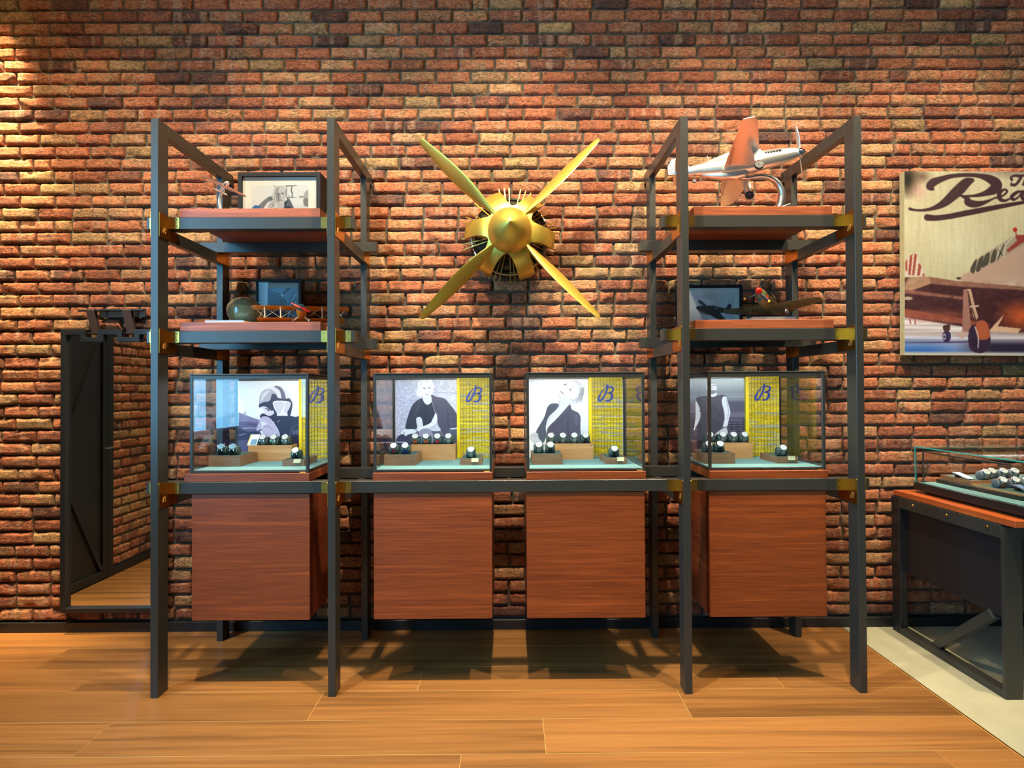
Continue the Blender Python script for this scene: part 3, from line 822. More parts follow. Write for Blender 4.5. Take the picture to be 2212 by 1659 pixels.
def pic_lookup():
    p = Pic(95, 170, 930, 1270, .30, (246, 249, 252))
    p.shade((p.Y-500)/700*((p.X-600)/300).clip(0, 1), (205, 206, 222), .9)
    p.poly([(720, 220), (800, 240), (872, 312), (862, 420), (806, 522), (720, 540), (690, 500), (760, 440), (790, 330)], (214, 214, 222))
    for x0, x1 in ((845, 790), (868, 815), (825, 765), (858, 840)):
        p.stroke([(x0, 320, 10), (x0-8, 410, 16), (x1, 510, 8)], (146, 146, 158))
    p.stroke([(720, 222, 5), (800, 244, 7), (850, 285, 6)], (176, 176, 188))
    p.poly([(540, 330), (590, 250), (690, 215), (770, 260), (792, 350), (770, 440), (690, 486), (580, 478), (525, 420)], (238, 239, 244))
    p.stroke([(518, 400, 5), (560, 462, 8), (640, 487, 9), (700, 476, 8)], (160, 160, 174))
    p.stroke([(690, 478, 6), (735, 492, 7), (780, 460, 5)], (165, 165, 178))
    p.stroke([(595, 278, 9), (618, 272, 16), (640, 280, 8)], (104, 106, 120)); p.stroke([(676, 330, 8), (690, 345, 16), (700, 362, 6)], (96, 96, 112)); p.stroke([(598, 256, 5), (625, 250, 7), (646, 258, 5)], (170, 172, 184)); p.stroke([(690, 312, 5), (710, 328, 7)], (170, 172, 184))
    p.stroke([(592, 348, 6), (606, 356, 7)], (190, 190, 200)); p.stroke([(548, 368, 9), (570, 378, 12), (598, 408, 7)], (112, 110, 126))
    p.poly([(545, 455), (690, 482), (692, 545), (600, 640), (500, 650), (500, 585)], (222, 223, 232), True, 1)
    p.stroke([(545, 470, 8), (535, 560, 8), (505, 620, 6)], (190, 192, 204), blur=1)
    p.poly([(520, 585), (640, 565), (480, 720), (392, 800), (362, 960), (346, 850), (380, 720)], (228, 229, 238))
    p.poly([(525, 540), (432, 532), (372, 588), (330, 720), (218, 922), (250, 1000), (262, 1050), (310, 1080), (362, 965), (350, 860), (390, 720), (500, 610)], (84, 90, 108))
    p.poly([(680, 545), (705, 612), (792, 662), (822, 722), (820, 830), (800, 1080), (560, 1100), (380, 1080), (365, 965), (382, 862), (480, 760), (600, 630)], (88, 86, 106))
    p.stroke([(655, 700, 9), (650, 850, 9), (660, 980, 8)], (64, 62, 82), blur=2); p.stroke([(690, 590, 6), (600, 720, 9), (400, 900, 6)], (66, 66, 86), blur=1)
    p.stroke([(760, 700, 30), (770, 820, 30)], (108, 100, 122), blur=4)
    p.poly([(128, 992), (172, 935), (240, 942), (252, 1002), (300, 1062), (330, 1120), (250, 1130), (170, 1062)], (206, 207, 218))
    p.stroke([(150, 960, 5), (200, 980, 6), (240, 960, 5)], (150, 152, 166))
    for y in (215, 228): p.stroke([(125, y, 5), (185, y, 5)], (170, 172, 178), False, a=.6)
    return p
def pic_sleeveless():
    p = Pic(30, 165, 790, 1270, .30, (150, 160, 172))
    p.shade((430-p.Y)/260, (188, 204, 214), .9)
    p.shade(1-abs(p.Y-390)/140, (104, 106, 122), .6)
    p.shade((p.Y-470)/60, (88, 84, 104), 1)
    p.shade(((p.Y-700)/90), (58, 54, 72), 1)
    for k in range(9):
        p.stroke([(30, 505+k*19, 6), (190, 508+k*19, 6)], (150, 146, 168), False, a=.75)
        p.stroke([(560, 470+k*22, 7), (790, 474+k*22, 7)], (60, 58, 76), False, a=.8)
    p.stroke([(600, 700, 70), (790, 700, 70)], (112, 104, 128), False, a=.7)
    for k in range(7):
        for j in range(3):
            p.stroke([(560+j*75+rnd.uniform(-8, 8), 780+k*34, 7), (612+j*75, 780+k*34, 7)], (150, 146, 160), False, a=.8)
            p.stroke([(40+j*45, 800+k*44, 7), (76+j*45, 800+k*44, 7)], (140, 136, 152), False, a=.7)
    p.stroke([(615, 770, 40), (735, 775, 40)], (92, 86, 106), False)
    p.poly([(186, 500), (232, 590), (243, 700), (236, 745), (200, 855), (160, 920), (166, 850), (180, 740), (184, 600)], (222, 224, 232))
    p.poly([(188, 482), (240, 442), (345, 432), (400, 452), (450, 426), (545, 425), (565, 460), (520, 560), (542, 760), (532, 872), (430, 950), (330, 1010), (150, 1060), (170, 900), (242, 740), (232, 600)], (72, 68, 84))
    p.stroke([(390, 560, 10), (470, 690, 12), (520, 740, 8)], (52, 50, 64), blur=2); p.stroke([(230, 640, 8), (360, 760, 12), (500, 820, 8)], (56, 54, 68), blur=2)
    p.poly([(345, 395), (442, 395), (442, 428), (400, 448), (358, 436)], (222, 224, 230))
    p.poly([(322, 335), (338, 260), (388, 235), (428, 262), (446, 318), (434, 388), (395, 412), (345, 402)], (214, 215, 222))
    p.poly([(352, 366), (436, 362), (428, 396), (392, 412), (352, 400)], (120, 120, 132), True, 1)
    p.stroke([(352, 292, 8), (378, 290, 9)], (110, 110, 124)); p.stroke([(398, 290, 9), (424, 292, 8)], (110, 110, 124))
    p.stroke([(386, 300, 5), (380, 336, 8)], (170, 170, 180)); p.stroke([(366, 358, 6), (392, 356, 8), (412, 358, 6)], (120, 116, 126)); p.poly([(344, 262), (390, 238), (428, 262), (440, 300), (420, 266), (352, 268)], (160, 162, 172))
    p.poly([(510, 480), (532, 445), (562, 450), (582, 520), (612, 660), (592, 760), (572, 855), (520, 865), (542, 740), (532, 640), (510, 540)], (216, 218, 226))
    p.stroke([(560, 480, 10), (590, 640, 12), (575, 760, 10)], (170, 172, 184), blur=2)
    p.poly([(425, 960), (510, 892), (562, 880), (574, 960), (520, 1010), (440, 1000)], (200, 201, 210))
    p.stroke([(516, 868, 14), (572, 872, 14)], (120, 120, 132))
    for y in (188, 204): p.stroke([(660, y, 7), (768, y, 7)], (240, 244, 248), False)
    return p

# ------------------------------------------------------------------ glass cases
VX = [(-1.549, -.975), (-.662, -.086), (.080, .655), (.965, 1.534)]
VN = ('with a helmeted pilot picture inside', 'with a seated woman in a jacket pictured inside', 'with a woman looking up pictured inside', 'with a man in a sleeveless top pictured inside')
VZ0, VZ1, VY0, VY1 = 1.0275, 1.5075, -.662, -.188
def woven(t, x0, x1, z0, z1, y, seed):
    """yellow slats in rows, threaded by vertical cords"""
    r = random.Random(seed)
    nz, nx = 62, 10
    dz, dx = (z1-z0)/nz, (x1-x0)/nx
    off = np.array(ORG[t])
    vs, fs, cs = [], [], []
    pal = [lin(226, 200, 26), lin(214, 186, 14), lin(232, 212, 60), lin(206, 186, 90), lin(190, 184, 150), lin(184, 168, 40)]
    for k in range(nz):
        base = r.choice((0, 0, 0, 1, 1, 2, 3, 3, 4, 5)) if k % 2 == 0 else r.choice((0, 1, 2, 0))
        for i in range(nx):
            if r.random() < .14: base = r.choice((0, 1, 2, 3, 4))
            c = pal[base]; j = r.uniform(.85, 1.1)
            a, b = x0+i*dx+.0001, x0+(i+1)*dx-.0001
            p, q = z0+k*dz+.0012, z0+(k+1)*dz-.0012
            n = len(vs); d = y-r.uniform(0, .001)
            vs += [(a, d, p), (b, d, p), (b, d, q), (a, d, q), (a, y+.002, p-.0006), (b, y+.002, p-.0006), (b, y+.002, q+.0006), (a, y+.002, q+.0006)]
            fs += [(n, n+1, n+2, n+3), (n+4, n+5, n+1, n), (n+3, n+2, n+6, n+7), (n+1, n+5, n+6, n+2), (n+4, n, n+3, n+7)]
            cs += [(c[0]*j, c[1]*j, c[2]*j, 1)]*8
    me = bpy.data.meshes.new('slats')
    me.from_pydata((np.array(vs)-off).tolist(), [], fs)
    set_col(me, 'Col', cs); me.materials.append(M['woven'])
    o = bpy.data.objects.new('slats', me); COL.objects.link(o); o.parent = t; ORG[o] = Vector(off)
    o['kind'] = 'stuff'
    th = MB()
    for i in range(1, nx):
        th.box(x0+i*dx-.0006, x0+i*dx+.0006, y-.0022, y+.001, z0, z1)
    th.build('threads', M['thread'], t)['kind'] = 'stuff'
    MB().box(x0, x1, y+.002, y+.0105, z0, z1).build('panel_board', M['thread'], t)
def case(i, pic):
    a, b = VX[i]
    t = thing('glass_case', f'glass watch case {VN[i]}, {ORD[i]}', 'display case', ((a+b)/2, -.425, VZ0), 'glass watch cases on the rack')
    pw = .0135
    for x in (a, b-pw):
        for y in (VY0, VY1-pw):
            MB().box(x, x+pw, y, y+pw, VZ0, VZ1-.006).build('corner_post', M['steel'], t, bevel=.0008)
    def rail(*q): MB().box(*q).build('rail', M['steel'], t, bevel=.0006)
    for y in (VY0+.001, VY1-pw+.001):
        rail(a+pw, b-pw, y, y+pw-.002, VZ0+.002, VZ0+.013); rail(a+pw, b-pw, y, y+pw-.002, VZ1-.026, VZ1-.008)
    for x in (a+.001, b-pw+.001):
        rail(x, x+pw-.002, VY0+pw, VY1-pw, VZ0+.002, VZ0+.013); rail(x, x+pw-.002, VY0+pw, VY1-pw, VZ1-.026, VZ1-.008)
    MB().box(a-.001, b+.001, VY0-.001, VY1+.001, VZ1-.0058, VZ1).build('lid', M['steel'], t, bevel=.001)
    MB().box(a+.012, b-.012, VY0+.012, VY1-.012, VZ1-.012, VZ1-.0075).build('ceiling_panel', M['white'], t)
    MB().box(a+.010, b-.010, VY0+.010, VY1-.008, VZ0+.001, VZ0+.0135).build('felt_floor', M['felt'], t)
    MB().box(a+pw, b-pw, VY0+.004, VY0+.008, VZ0+.013, VZ1-.026).build('front_pane', M['glass'], t)
    for x in (a+.004, b-.008):
        MB().box(x, x+.004, VY0+pw, VY1-pw, VZ0+.013, VZ1-.026).build('side_pane', M['glass'], t)
    # rear board: picture on the left, yellow edged woven panel on the right
    MB().box(a+.014, b-.014, -.1965, -.190, VZ0+.014, VZ1-.013).build('rear_board', M['white'], t)
    pic.build('picture', a+.016, a+.364, VZ0+.0145, VZ1-.014, -.1995, M['print'], t)
    MB().box(a+.3645, a+.381, -.216, -.1967, VZ0+.0145, VZ1-.014).build('panel_edge', M['yellow'], t, bevel=.0006)
    woven(t, a+.3815, a+.5555, VZ0+.0145, VZ1-.014, -.2085, 50+i)
    emblem(MB(), lambda p, q, d: (a+.4165+p, -.2125-d, 1.357+q), .093, 0, .0025).build('emblem', M['logo'], t)
    led = MB().box(a+.02, b-.02, VY0+.016, VY0+.028, VZ1-.0165, VZ1-.0125).build('light_strip', M['black'], t)
    dots = MB()
    for k in range(16):
        x = a+.035+k*(b-a-.07)/15
        dots.box(x-.0016, x+.0016, VY0+.0195, VY0+.0245, VZ1-.0172, VZ1-.0164)
    dots.build('diodes', M['led'], led)['kind'] = 'stuff'
    MB().box(b-.042, b-.014, VY0-.0035, VY0+.012, VZ0-.0006, VZ0+.0035).build('lock_plate', M['brass'], t, bevel=.0006)
    area((a+b)/2, VY0+.03, VZ1-.020, (a+b)/2, -.36, 1.03, b-a-.06, .014, 3.3, (1, .985, .97), 'case_light')
    return t
case(0, pic_pilot()); case(1, pic_jacket()); case(2, pic_lookup()); case(3, pic_sleeveless())
MATZ = VZ0+.0135

# ------------------------------------------------------------------ risers, watch cushions, watches
WHERE = ('leftmost glass case', 'second glass case', 'third glass case', 'rightmost glass case')
def riser(x0, x1, y0, y1, z0, z1, m, label, front_mark=True, name='wooden_riser'):
    t = thing(name, label, 'riser', ((x0+x1)/2, (y0+y1)/2, z0))
    w = .004
    MB().box(x0, x1, y0, y0+w, z0, z1).box(x0, x1, y1-w, y1, z0, z1).box(x0, x0+w, y0+w, y1-w, z0, z1).box(x1-w, x1, y0+w, y1-w, z0, z1).box(x0+w, x1-w, y0+w, y1-w, z0, z0+.004).build('box', m, t)
    MB().box(x0+w, x1-w, y0+w, y1-w, z0+.004, z1-.002).build('felt_top', M['felt_dark'], t)
    if front_mark:
        emblem(MB(), lambda p, q, d: (x1-.016+p, y0-.0002-d, z1-.014+q), .008, 0, .0004).build('mark', M['thread'], t)
    return t
# prototype cushion: leather pillow lying across, prototype watch wrapped on it
def prof(n=24, ry=.0245, rz=.024, zc=.0225):
    out = []
    for k in range(n):
        a = 2*math.pi*k/n
        y, z = ry*math.cos(a), zc+rz*math.sin(a)
        out.append((y, max(z, 0.0)))
    return out
def make_cushion():
    t = empty('watch_cushion')
    rings = []
    for x, s in ((-.025, .80), (-.0235, .92), (-.018, 1.0), (0, .985), (.018, 1.0), (.0235, .92), (.025, .80)):
        rings.append([(x, y*s, .0225*(1-s)*.4+z*(s*.6+.4)) for y, z in prof()])
    MB().loft(rings).build('pillow', M['cushion'], t, smooth=True, angle=50)
    return t
def make_watch():
    t = empty('wristwatch')
    ph = math.radians(140)                       # up and towards the front (-y)
    c = Vector((0, .0245*math.cos(ph)*1.08, .0245+.024*math.sin(ph)*1.08)); nrm = Vector((0, math.cos(ph), math.sin(ph)*1.02)).normalized()
    MB().lathe([(.0150, -.001), (.0185, .0005), (.0188, .004), (.0180, .0078), (.0168, .0095), (.0160, .0088)], c, nrm, 28).build('case', M['watch_steel'], t, smooth=True, angle=40)
    dl = MB().lathe([(.0159, .0080), (.0159, .0090), (.0001, .0090)], c, nrm, 28, cap=False).build('dial', M['dial_white'], t)
    up = Vector((1, 0, 0)).cross(nrm)*-1
    h = MB()
    o = c+nrm*.0094
    for ang, ln, wd in ((math.radians(60), .011, .0011), (math.radians(-50), .008, .0014)):
        d = Vector((1, 0, 0))*math.sin(ang)+up*math.cos(ang)
        h.bar(o, o+d*ln, wd, .0004, nrm)
    for k in range(12):
        d = Vector((1, 0, 0))*math.sin(k*math.pi/6)+up*math.cos(k*math.pi/6)
        h.bar(o+d*.0125, o+d*.0148, .0009, .0004, nrm)
    h.build('hands', M['hand'], dl)
    MB().lathe([(.0022, 0), (.0026, .001), (.0026, .0034), (.0018, .004)], c+nrm*.0045+Vector((.0182, 0, 0)), (1, 0, 0), 10).build('crown', M['watch_steel'], t)
    lg = MB()
    for sx in (-1, 1):
        for sz in (-1, 1):
            b = c+nrm*.003+Vector((sx*.0105, 0, 0))+up*sz*.0165
            lg.bar(b, b+up*sz*.007-nrm*.004, .0028, .0045, nrm)
    lg.build('lugs', M['watch_steel'], t)
    st = []
    for k in range(29):
        a = math.radians(140+28+ (360-56)*k/28)
        y, z = .0262*math.cos(a), .0225+.0257*math.sin(a)
        z = max(z, .0004)
        yi, zi = .0246*math.cos(a), max(.0225+.0241*math.sin(a), .0002)
        hw = .0098 - .0010*math.sin(math.pi*k/28)
        st.append([(-hw, y, z+.0002), (hw, y, z+.0002), (hw, yi, zi), (-hw, yi, zi)])
    MB().loft(st).build('strap', M['strap_brown'], t, smooth=True, angle=40)
    return t
C0, W0 = make_cushion(), make_watch()
CT, WT = tree_of(C0), tree_of(W0)
first = [True]
def override(o, m):
    o.material_slots[0].link = 'OBJECT'; o.material_slots[0].material = m
DIAL = {'white': 'dial_white', 'pale blue': 'dial_blue', 'dark': 'dial_dark'}
def watch(x, y, z, where, strap='brown', dial='white', group='watches shown in the glass cases', cm='cushion', rz=0, sc=1.0, case_=''):
    mats = {'brown': 'strap_brown', 'red': 'strap_red', 'blue': 'strap_blue', 'black': 'strap_black', 'steel': 'strap_steel'}
    if first[0]:
        first[0] = False
        cmap = {o: o for o in [C0]+[c for c, _ in CT]}; wmap = {o: o for o in [W0]+kids(W0)}
    else:
        cmap = copy_tree(C0, CT); wmap = copy_tree(W0, WT)
    c, wq = cmap[C0], wmap[W0]
    c.location = (x, y, z); wq.location = (x, y, z+.0002)
    c.rotation_euler = wq.rotation_euler = (0, 0, rz)
    c.scale = wq.scale = (sc, sc, sc)
    colr = 'grey' if cm == 'cushion_grey' else 'green'
    tag(c, f'{colr} cushion under the watch {where}, {case_}', 'cushion', 'watch cushions')
    st_ = 'metal bracelet' if strap == 'steel' else strap+' strap'
    tag(wq, f'steel watch, {dial} dial, {st_}, {where}, {case_}', 'watch', group)
    for o, q in list(wmap.items()):
        b = o.name.split('.')[0]
        if b == 'strap': override(q, M[mats[strap]])
        if b == 'dial': override(q, M[DIAL[dial]])
    for o, q in list(cmap.items()):
        if o.name.split('.')[0] == 'pillow': override(q, M[cm])
SPEC = [  # per case: watches on the tall riser, on the low riser, on the small stand
    dict(tall=[(.192, 'steel', 'white'), (.252, 'steel', 'white'), (.314, 'steel', 'white')], low=[('black', 'pale blue'), ('black', 'pale blue')], one=('black', 'white')),
    dict(tall=[(.141, 'brown', 'white'), (.200, 'brown', 'white'), (.263, 'red', 'white'), (.323, 'steel', 'white')], low=[('red', 'white'), ('blue', 'white')], one=('steel', 'white')),
    dict(tall=[(.146, 'steel', 'white'), (.211, 'steel', 'white'), (.274, 'steel', 'white'), (.336, 'black', 'white')], low=[('steel', 'white'), ('black', 'white')], one=('black', 'white')),
    dict(tall=[(.137, 'black', 'white'), (.207, 'steel', 'white'), (.267, 'steel', 'white'), (.328, 'steel', 'white')], low=[('black', 'white'), ('black', 'white')], one=('steel', 'white')),
]
NTH = ('first', 'second', 'third', 'last')
LO = ((.016, .176), (.020, .180), (.032, .188), (.027, .184))
TL = ((.120, .357), (.122, .362), (.130, .375), (.122, .365))
ON = ((.390, .500), (.408, .517), (.408, .517), (.398, .505))
for i, sp in enumerate(SPEC):
    a = VX[i][0]
    z = MATZ
    riser(a+LO[i][0], a+LO[i][1], -.518, -.318, z, z+.054, M['riser_dark'], f'low walnut box with two watches in the {WHERE[i]}')
    riser(a+TL[i][0], a+TL[i][1], -.303, -.220, z, z+.087, M['riser'], f'tall light wood box with a row of watches in the {WHERE[i]}')
    riser(a+ON[i][0], a+ON[i][1], -.518, -.318, z, z+.033, M['riser_dark'], f'small walnut stand with one watch in the {WHERE[i]}', False)
    nt = len(sp['tall'])
    for k, (dx, s_, d_) in enumerate(sp['tall']):
        nm = ('first', 'second', 'third')[k] if nt == 3 else NTH[k]
        watch(a+dx, -.262, z+.0852, f'{nm} on tall box', s_, d_, case_=WHERE[i])
    mid = (LO[i][0]+LO[i][1])/2-.012
    for k, (s_, d_) in enumerate(sp['low']):
        watch(a+mid+(-.029 if k == 0 else .031), -.447, z+.0522, f'{"left" if k == 0 else "right"} on low box', s_, d_, case_=WHERE[i])
    watch(a+(ON[i][0]+ON[i][1])/2-.003, -.455, z+.0312, 'alone on small stand', *sp['one'], case_=WHERE[i])
    pc = MB()
    x = a+ON[i][1]-.052
    pc.add([(x, -.5245, z+.017), (x+.036, -.5245, z+.017), (x+.036, -.516, z+.0365), (x, -.516, z+.0365), (x, -.5235, z+.0165), (x+.036, -.5235, z+.0165), (x+.036, -.515, z+.036), (x, -.515, z+.036)],
           [(0, 1, 2, 3), (7, 6, 5, 4), (0, 4, 5, 1), (1, 5, 6, 2), (2, 6, 7, 3), (3, 7, 4, 0)])
    tag(pc.build('price_card', M['cream']), f'small cream price card on the single watch stand in the {WHERE[i]}', 'card')
# information card leaning in the first case
cd = thing('leaning_card', 'printed card leaning beside the watches on tall box, leftmost glass case', 'card', (-1.415, -.262, MATZ+.086))
cx, cz = -1.415, MATZ+.0856
q = [(cx-.026, -.292, cz), (cx+.026, -.292, cz), (cx+.026, -.245, cz+.055), (cx-.026, -.245, cz+.055)]
MB().add(q+[(p[0], p[1]+.0015, p[2]+.001) for p in q], [(0, 1, 2, 3), (7, 6, 5, 4), (0, 4, 5, 1), (1, 5, 6, 2), (2, 6, 7, 3), (3, 7, 4, 0)]).build('card', M['white'], cd)
MB().add([(cx-.010, -.289, cz+.004), (cx+.022, -.289, cz+.004), (cx+.022, -.266, cz+.031), (cx-.010, -.266, cz+.031)], [(0, 1, 2, 3)]).build('picture', M['dial_blue'], cd).location = (0, -.0012, .0008)
MB().add([(cx-.025, -.2912, cz+.001), (cx-.021, -.2912, cz+.001), (cx-.021, -.248, cz+.051), (cx-.025, -.248, cz+.051)], [(0, 1, 2, 3)]).build('stripe', M['yellow'], cd).location = (0, -.0012, .0008)

# ------------------------------------------------------------------ propeller on the wall
PX, PZ = .005, 2.316
pp = thing('aircraft_propeller', 'golden four bladed propeller with spinner and cowling on the brick wall', 'propeller', (PX, 0, PZ))
MB().lathe([(.1195, .285), (.1205, .30), (.1195, .325), (.1160, .350), (.1070, .380), (.0920, .410), (.0710, .438), (.0480, .461), (.0270, .479), (.0110, .491), (.0005, .497)], (PX, 0, PZ-.021), (0, -1, 0), 64).build('spinner', M['gold'], pp, smooth=True, angle=60)
def blade(ang):
    rad = Vector((math.cos(ang), 0, math.sin(ang))); tan = Vector((-math.sin(ang), 0, math.cos(ang))); nv = Vector((0, -1, 0))
    rings = []
    for r, c, th in ((.095, .020, .018), (.125, .026, .018), (.17, .044, .019), (.24, .072, .018), (.32, .092, .016), (.40, .097, .014), (.48, .089, .012), (.56, .075, .010), (.63, .058, .008), (.67, .047, .007), (.688, .040, .006), (.697, .029, .005), (.701, .014, .003)):
        t = math.radians(50 - 8*(r-.1))
        ch = tan*math.cos(t) - nv*math.sin(t); nn = tan*math.sin(t) + nv*math.cos(t)
        o = Vector((PX, -.275, PZ)) + rad*r
        rings.append([o + ch*(c/2*math.cos(a)) + nn*(th/2*math.sin(a)*(1+.25*math.cos(a))) for a in [2*math.pi*k/20 for k in range(20)]])
    MB().loft(rings).build('blade', M['gold'], pp, smooth=True, angle=50)
for k in range(4): blade(math.radians(45+90*k))
# star-shaped cowling: cone with six rounded cut-outs
NT, NS = 288, 10
vs, fs = [], []
for i in range(NT):
    th = 2*math.pi*i/NT
    dd = (math.degrees(th)-83+30) % 60 - 30
    x = abs(dd)/18.5
    R = .262 if x >= 1 else .134+.128*(1-math.sqrt(1-x*x))
    for j in range(NS):
        r = .100 + (R-.100)*j/(NS-1)
        q = (r-.100)/.162
        y = -.282 + .150*q**2.1
        vs.append((PX+r*math.cos(th), y, PZ-.004+r*math.sin(th)))
for i in range(NT):
    k = (i+1) % NT
    for j in range(NS-1):
        fs.append((i*NS+j, k*NS+j, k*NS+j+1, i*NS+j+1))
cw = MB().add(vs, fs).build('cowling', M['gold'], pp, smooth=True, angle=60)
so = cw.modifiers.new('thickness', 'SOLIDIFY'); so.thickness = .0025
MB().lathe([(.228, .015), (.232, .06), (.228, .10), (.205, .100), (.198, .06), (.100, .055), (.06, .16), (.06, .27)], (PX, 0, PZ), (0, -1, 0), 64).build('engine_drum', M['drum'], pp, smooth=True, angle=30)
ring = [(PX+.222*math.cos(a), -.103, PZ+.222*math.sin(a)) for a in [2*math.pi*k/72 for k in range(73)]]
MB().tube(ring, .0055, 8, cap=False).build('chrome_ring', M['chrome'], pp, smooth=True)
for k in range(6):
    c = math.radians(83+60*k)
    MB().lathe([(.040, .0), (.048, .01), (.048, .07), (.030, .085)], (PX+.150*math.cos(c), -.050, PZ+.150*math.sin(c)), (0, -1, 0), 20).build('cylinder_head', M['drum'], pp, smooth=True, angle=30)
    for d in (-19.5, -13, -6.6, 7.4, 13.5, 19.8):
        a = c+math.radians(d)
        ca, sa = math.cos(a), math.sin(a)
        MB().bar((PX+.085*ca, -.155, PZ+.085*sa), (PX+.277*ca, -.118, PZ+.277*sa), .0055, .012, (0, -1, 0)).build('rod', M['brass'], pp)

# ------------------------------------------------------------------ framed photographs
def picture_frame(name, label, x0, x1, z0, z1, yf, dep, bw, inset, pic, px, group=None):
    t = thing(name, label, 'picture', ((x0+x1)/2, yf+dep/2, z0), group)
    def ring(a0, a1, c0, c1, w, ya, yb):
        o = [(a0, c0), (a1, c0), (a1, c1), (a0, c1)]; i = [(a0+w, c0+w), (a1-w, c0+w), (a1-w, c1-w), (a0+w, c1-w)]
        v = [(p, y, q) for y in (ya, yb) for p, q in o+i]
        f = []
        for k in range(4):
            n = (k+1) % 4
            f += [(k, n, 4+n, 4+k), (8+n, 8+k, 12+k, 12+n), (k, 8+k, 8+n, n), (4+k, 4+n, 12+n, 12+k)]
        return v, f
    MB().add(*ring(x0, x1, z0, z1, bw, yf, yf+dep)).build('frame', M['frame'], t, bevel=.0008)
    MB().box(x0+bw, x1-bw, yf+dep-.006, yf+dep-.001, z0+bw, z1-bw).build('backing', M['frame'], t)
    MB().box(x0+bw, x1-bw, yf+inset, yf+inset+.003, z0+bw, z1-bw).build('mat', M['mat'], t)
    pic.build('photo', px[0], px[1], px[2], px[3], yf+inset-.0012, M['print'], t, back=.001)
    MB().box(x0+bw, x1-bw, yf+.003, yf+.005, z0+bw, z1-bw).build('glazing', M['frame_glass'], t)
    return t
def pic_portrait():
    p = Pic(892, 402, 1860, 860, .22, (222, 221, 216))
    p.shade((p.X-1500)/300*((p.Y-640)/100).clip(0, 1), (186, 182, 176), .7)
    p.stroke([(1480, 412, 14), (1560, 406, 14), (1650, 406, 12), (1690, 392, 10)], (60, 56, 54), False)
    p.stroke([(1586, 405, 10), (1572, 470, 16), (1590, 520, 14), (1582, 575, 10)], (50, 46, 46)); p.stroke([(1492, 440, 8), (1492, 575, 9)], (60, 56, 56), False)
    p.stroke([(1500, 572, 7), (1640, 572, 7)], (80, 76, 76), False); p.stroke([(1520, 540, 8), (1550, 570, 8), (1575, 560, 8)], (90, 86, 84)); p.stroke([(1270, 402, 8), (1300, 415, 8)], (60, 60, 60), False)
    p.poly([(995, 705), (1090, 620), (1180, 566), (1258, 552), (1262, 606), (1170, 640), (1090, 730), (1040, 770)], (112, 108, 104), True, 1)
    p.poly([(1500, 580), (1545, 596), (1600, 690), (1640, 760), (1600, 800), (1530, 700), (1496, 640)], (84, 80, 78), True, 1)
    p.poly([(1170, 700), (1215, 640), (1262, 622), (1296, 650), (1284, 708), (1232, 745), (1190, 740)], (176, 170, 164), True, 1)
    p.stroke([(1240, 660, 6), (1266, 690, 7), (1284, 680, 6)], (70, 66, 64)); p.stroke([(1180, 570, 10), (1220, 590, 14), (1250, 580, 10)], (60, 56, 54), blur=1)
    p.poly([(1246, 570), (1268, 462), (1318, 412), (1410, 398), (1462, 420), (1482, 500), (1478, 590), (1456, 660), (1440, 700), (1400, 640), (1360, 800), (1330, 860), (1318, 700), (1290, 630)], (196, 192, 184))
    for x0, x1 in ((1300, 1280), (1335, 1310), (1320, 1335), (1470, 1455)):
        p.stroke([(x0+30, 425, 6), (x0, 510, 12), (x1, 640, 8)], (128, 122, 116), blur=1)
    p.poly([(1352, 640), (1440, 650), (1456, 720), (1420, 800), (1360, 860), (1340, 860), (1342, 740)], (182, 178, 172), True, 1)
    p.poly([(1332, 540), (1362, 486), (1420, 472), (1458, 505), (1462, 588), (1434, 640), (1394, 664), (1352, 632)], (190, 186, 180))
    p.poly([(1332, 545), (1362, 500), (1372, 560), (1366, 630), (1348, 622)], (118, 112, 108), True, 2)
    p.stroke([(1338, 522, 8), (1360, 518, 12)], (50, 46, 46)); p.stroke([(1404, 516, 12), (1440, 518, 9)], (50, 46, 46)); p.stroke([(1400, 506, 5), (1440, 504, 5)], (100, 94, 90))
    p.stroke([(1384, 530, 5), (1382, 574, 9), (1396, 582, 7)], (130, 124, 120)); p.stroke([(1364, 612, 9), (1390, 606, 12), (1414, 612, 8)], (92, 84, 82))
    p.poly([(1215, 800), (1250, 742), (1330, 716), (1372, 800), (1372, 860), (1215, 860)], (26, 25, 26)); p.poly([(1452, 700), (1520, 682), (1600, 742), (1640, 860), (1390, 860), (1420, 780)], (26, 25, 26))
    p.poly([(1450, 760), (1490, 730), (1470, 860), (1420, 860)], (190, 186, 180)); p.poly([(1456, 640), (1500, 610), (1502, 690), (1456, 690)], (36, 34, 34))
    p.ell(1478, 598, 14, 22, (232, 230, 226))
    p.poly([(892, 735), (930, 690), (985, 676), (1045, 712), (1066, 780), (1060, 860), (892, 860)], (42, 92, 146)); p.stroke([(930, 740, 9), (990, 720, 9), (1040, 760, 8)], (26, 64, 112), blur=1)
    for k in range(70):
        p.ell(1060+rnd.random()*160, 735+rnd.random()*110, 5, 4, rnd.choice([(240, 240, 236), (90, 88, 86), (190, 188, 184)]))
    p.poly([(1795, 510), (1830, 478), (1860, 470), (1860, 592), (1795, 582), (1712, 578), (1706, 552), (1780, 544)], (166, 162, 156)); p.poly([(1784, 590), (1860, 592), (1860, 690), (1810, 694), (1780, 660)], (120, 114, 110), True, 1)
    p.c *= .69
    return p
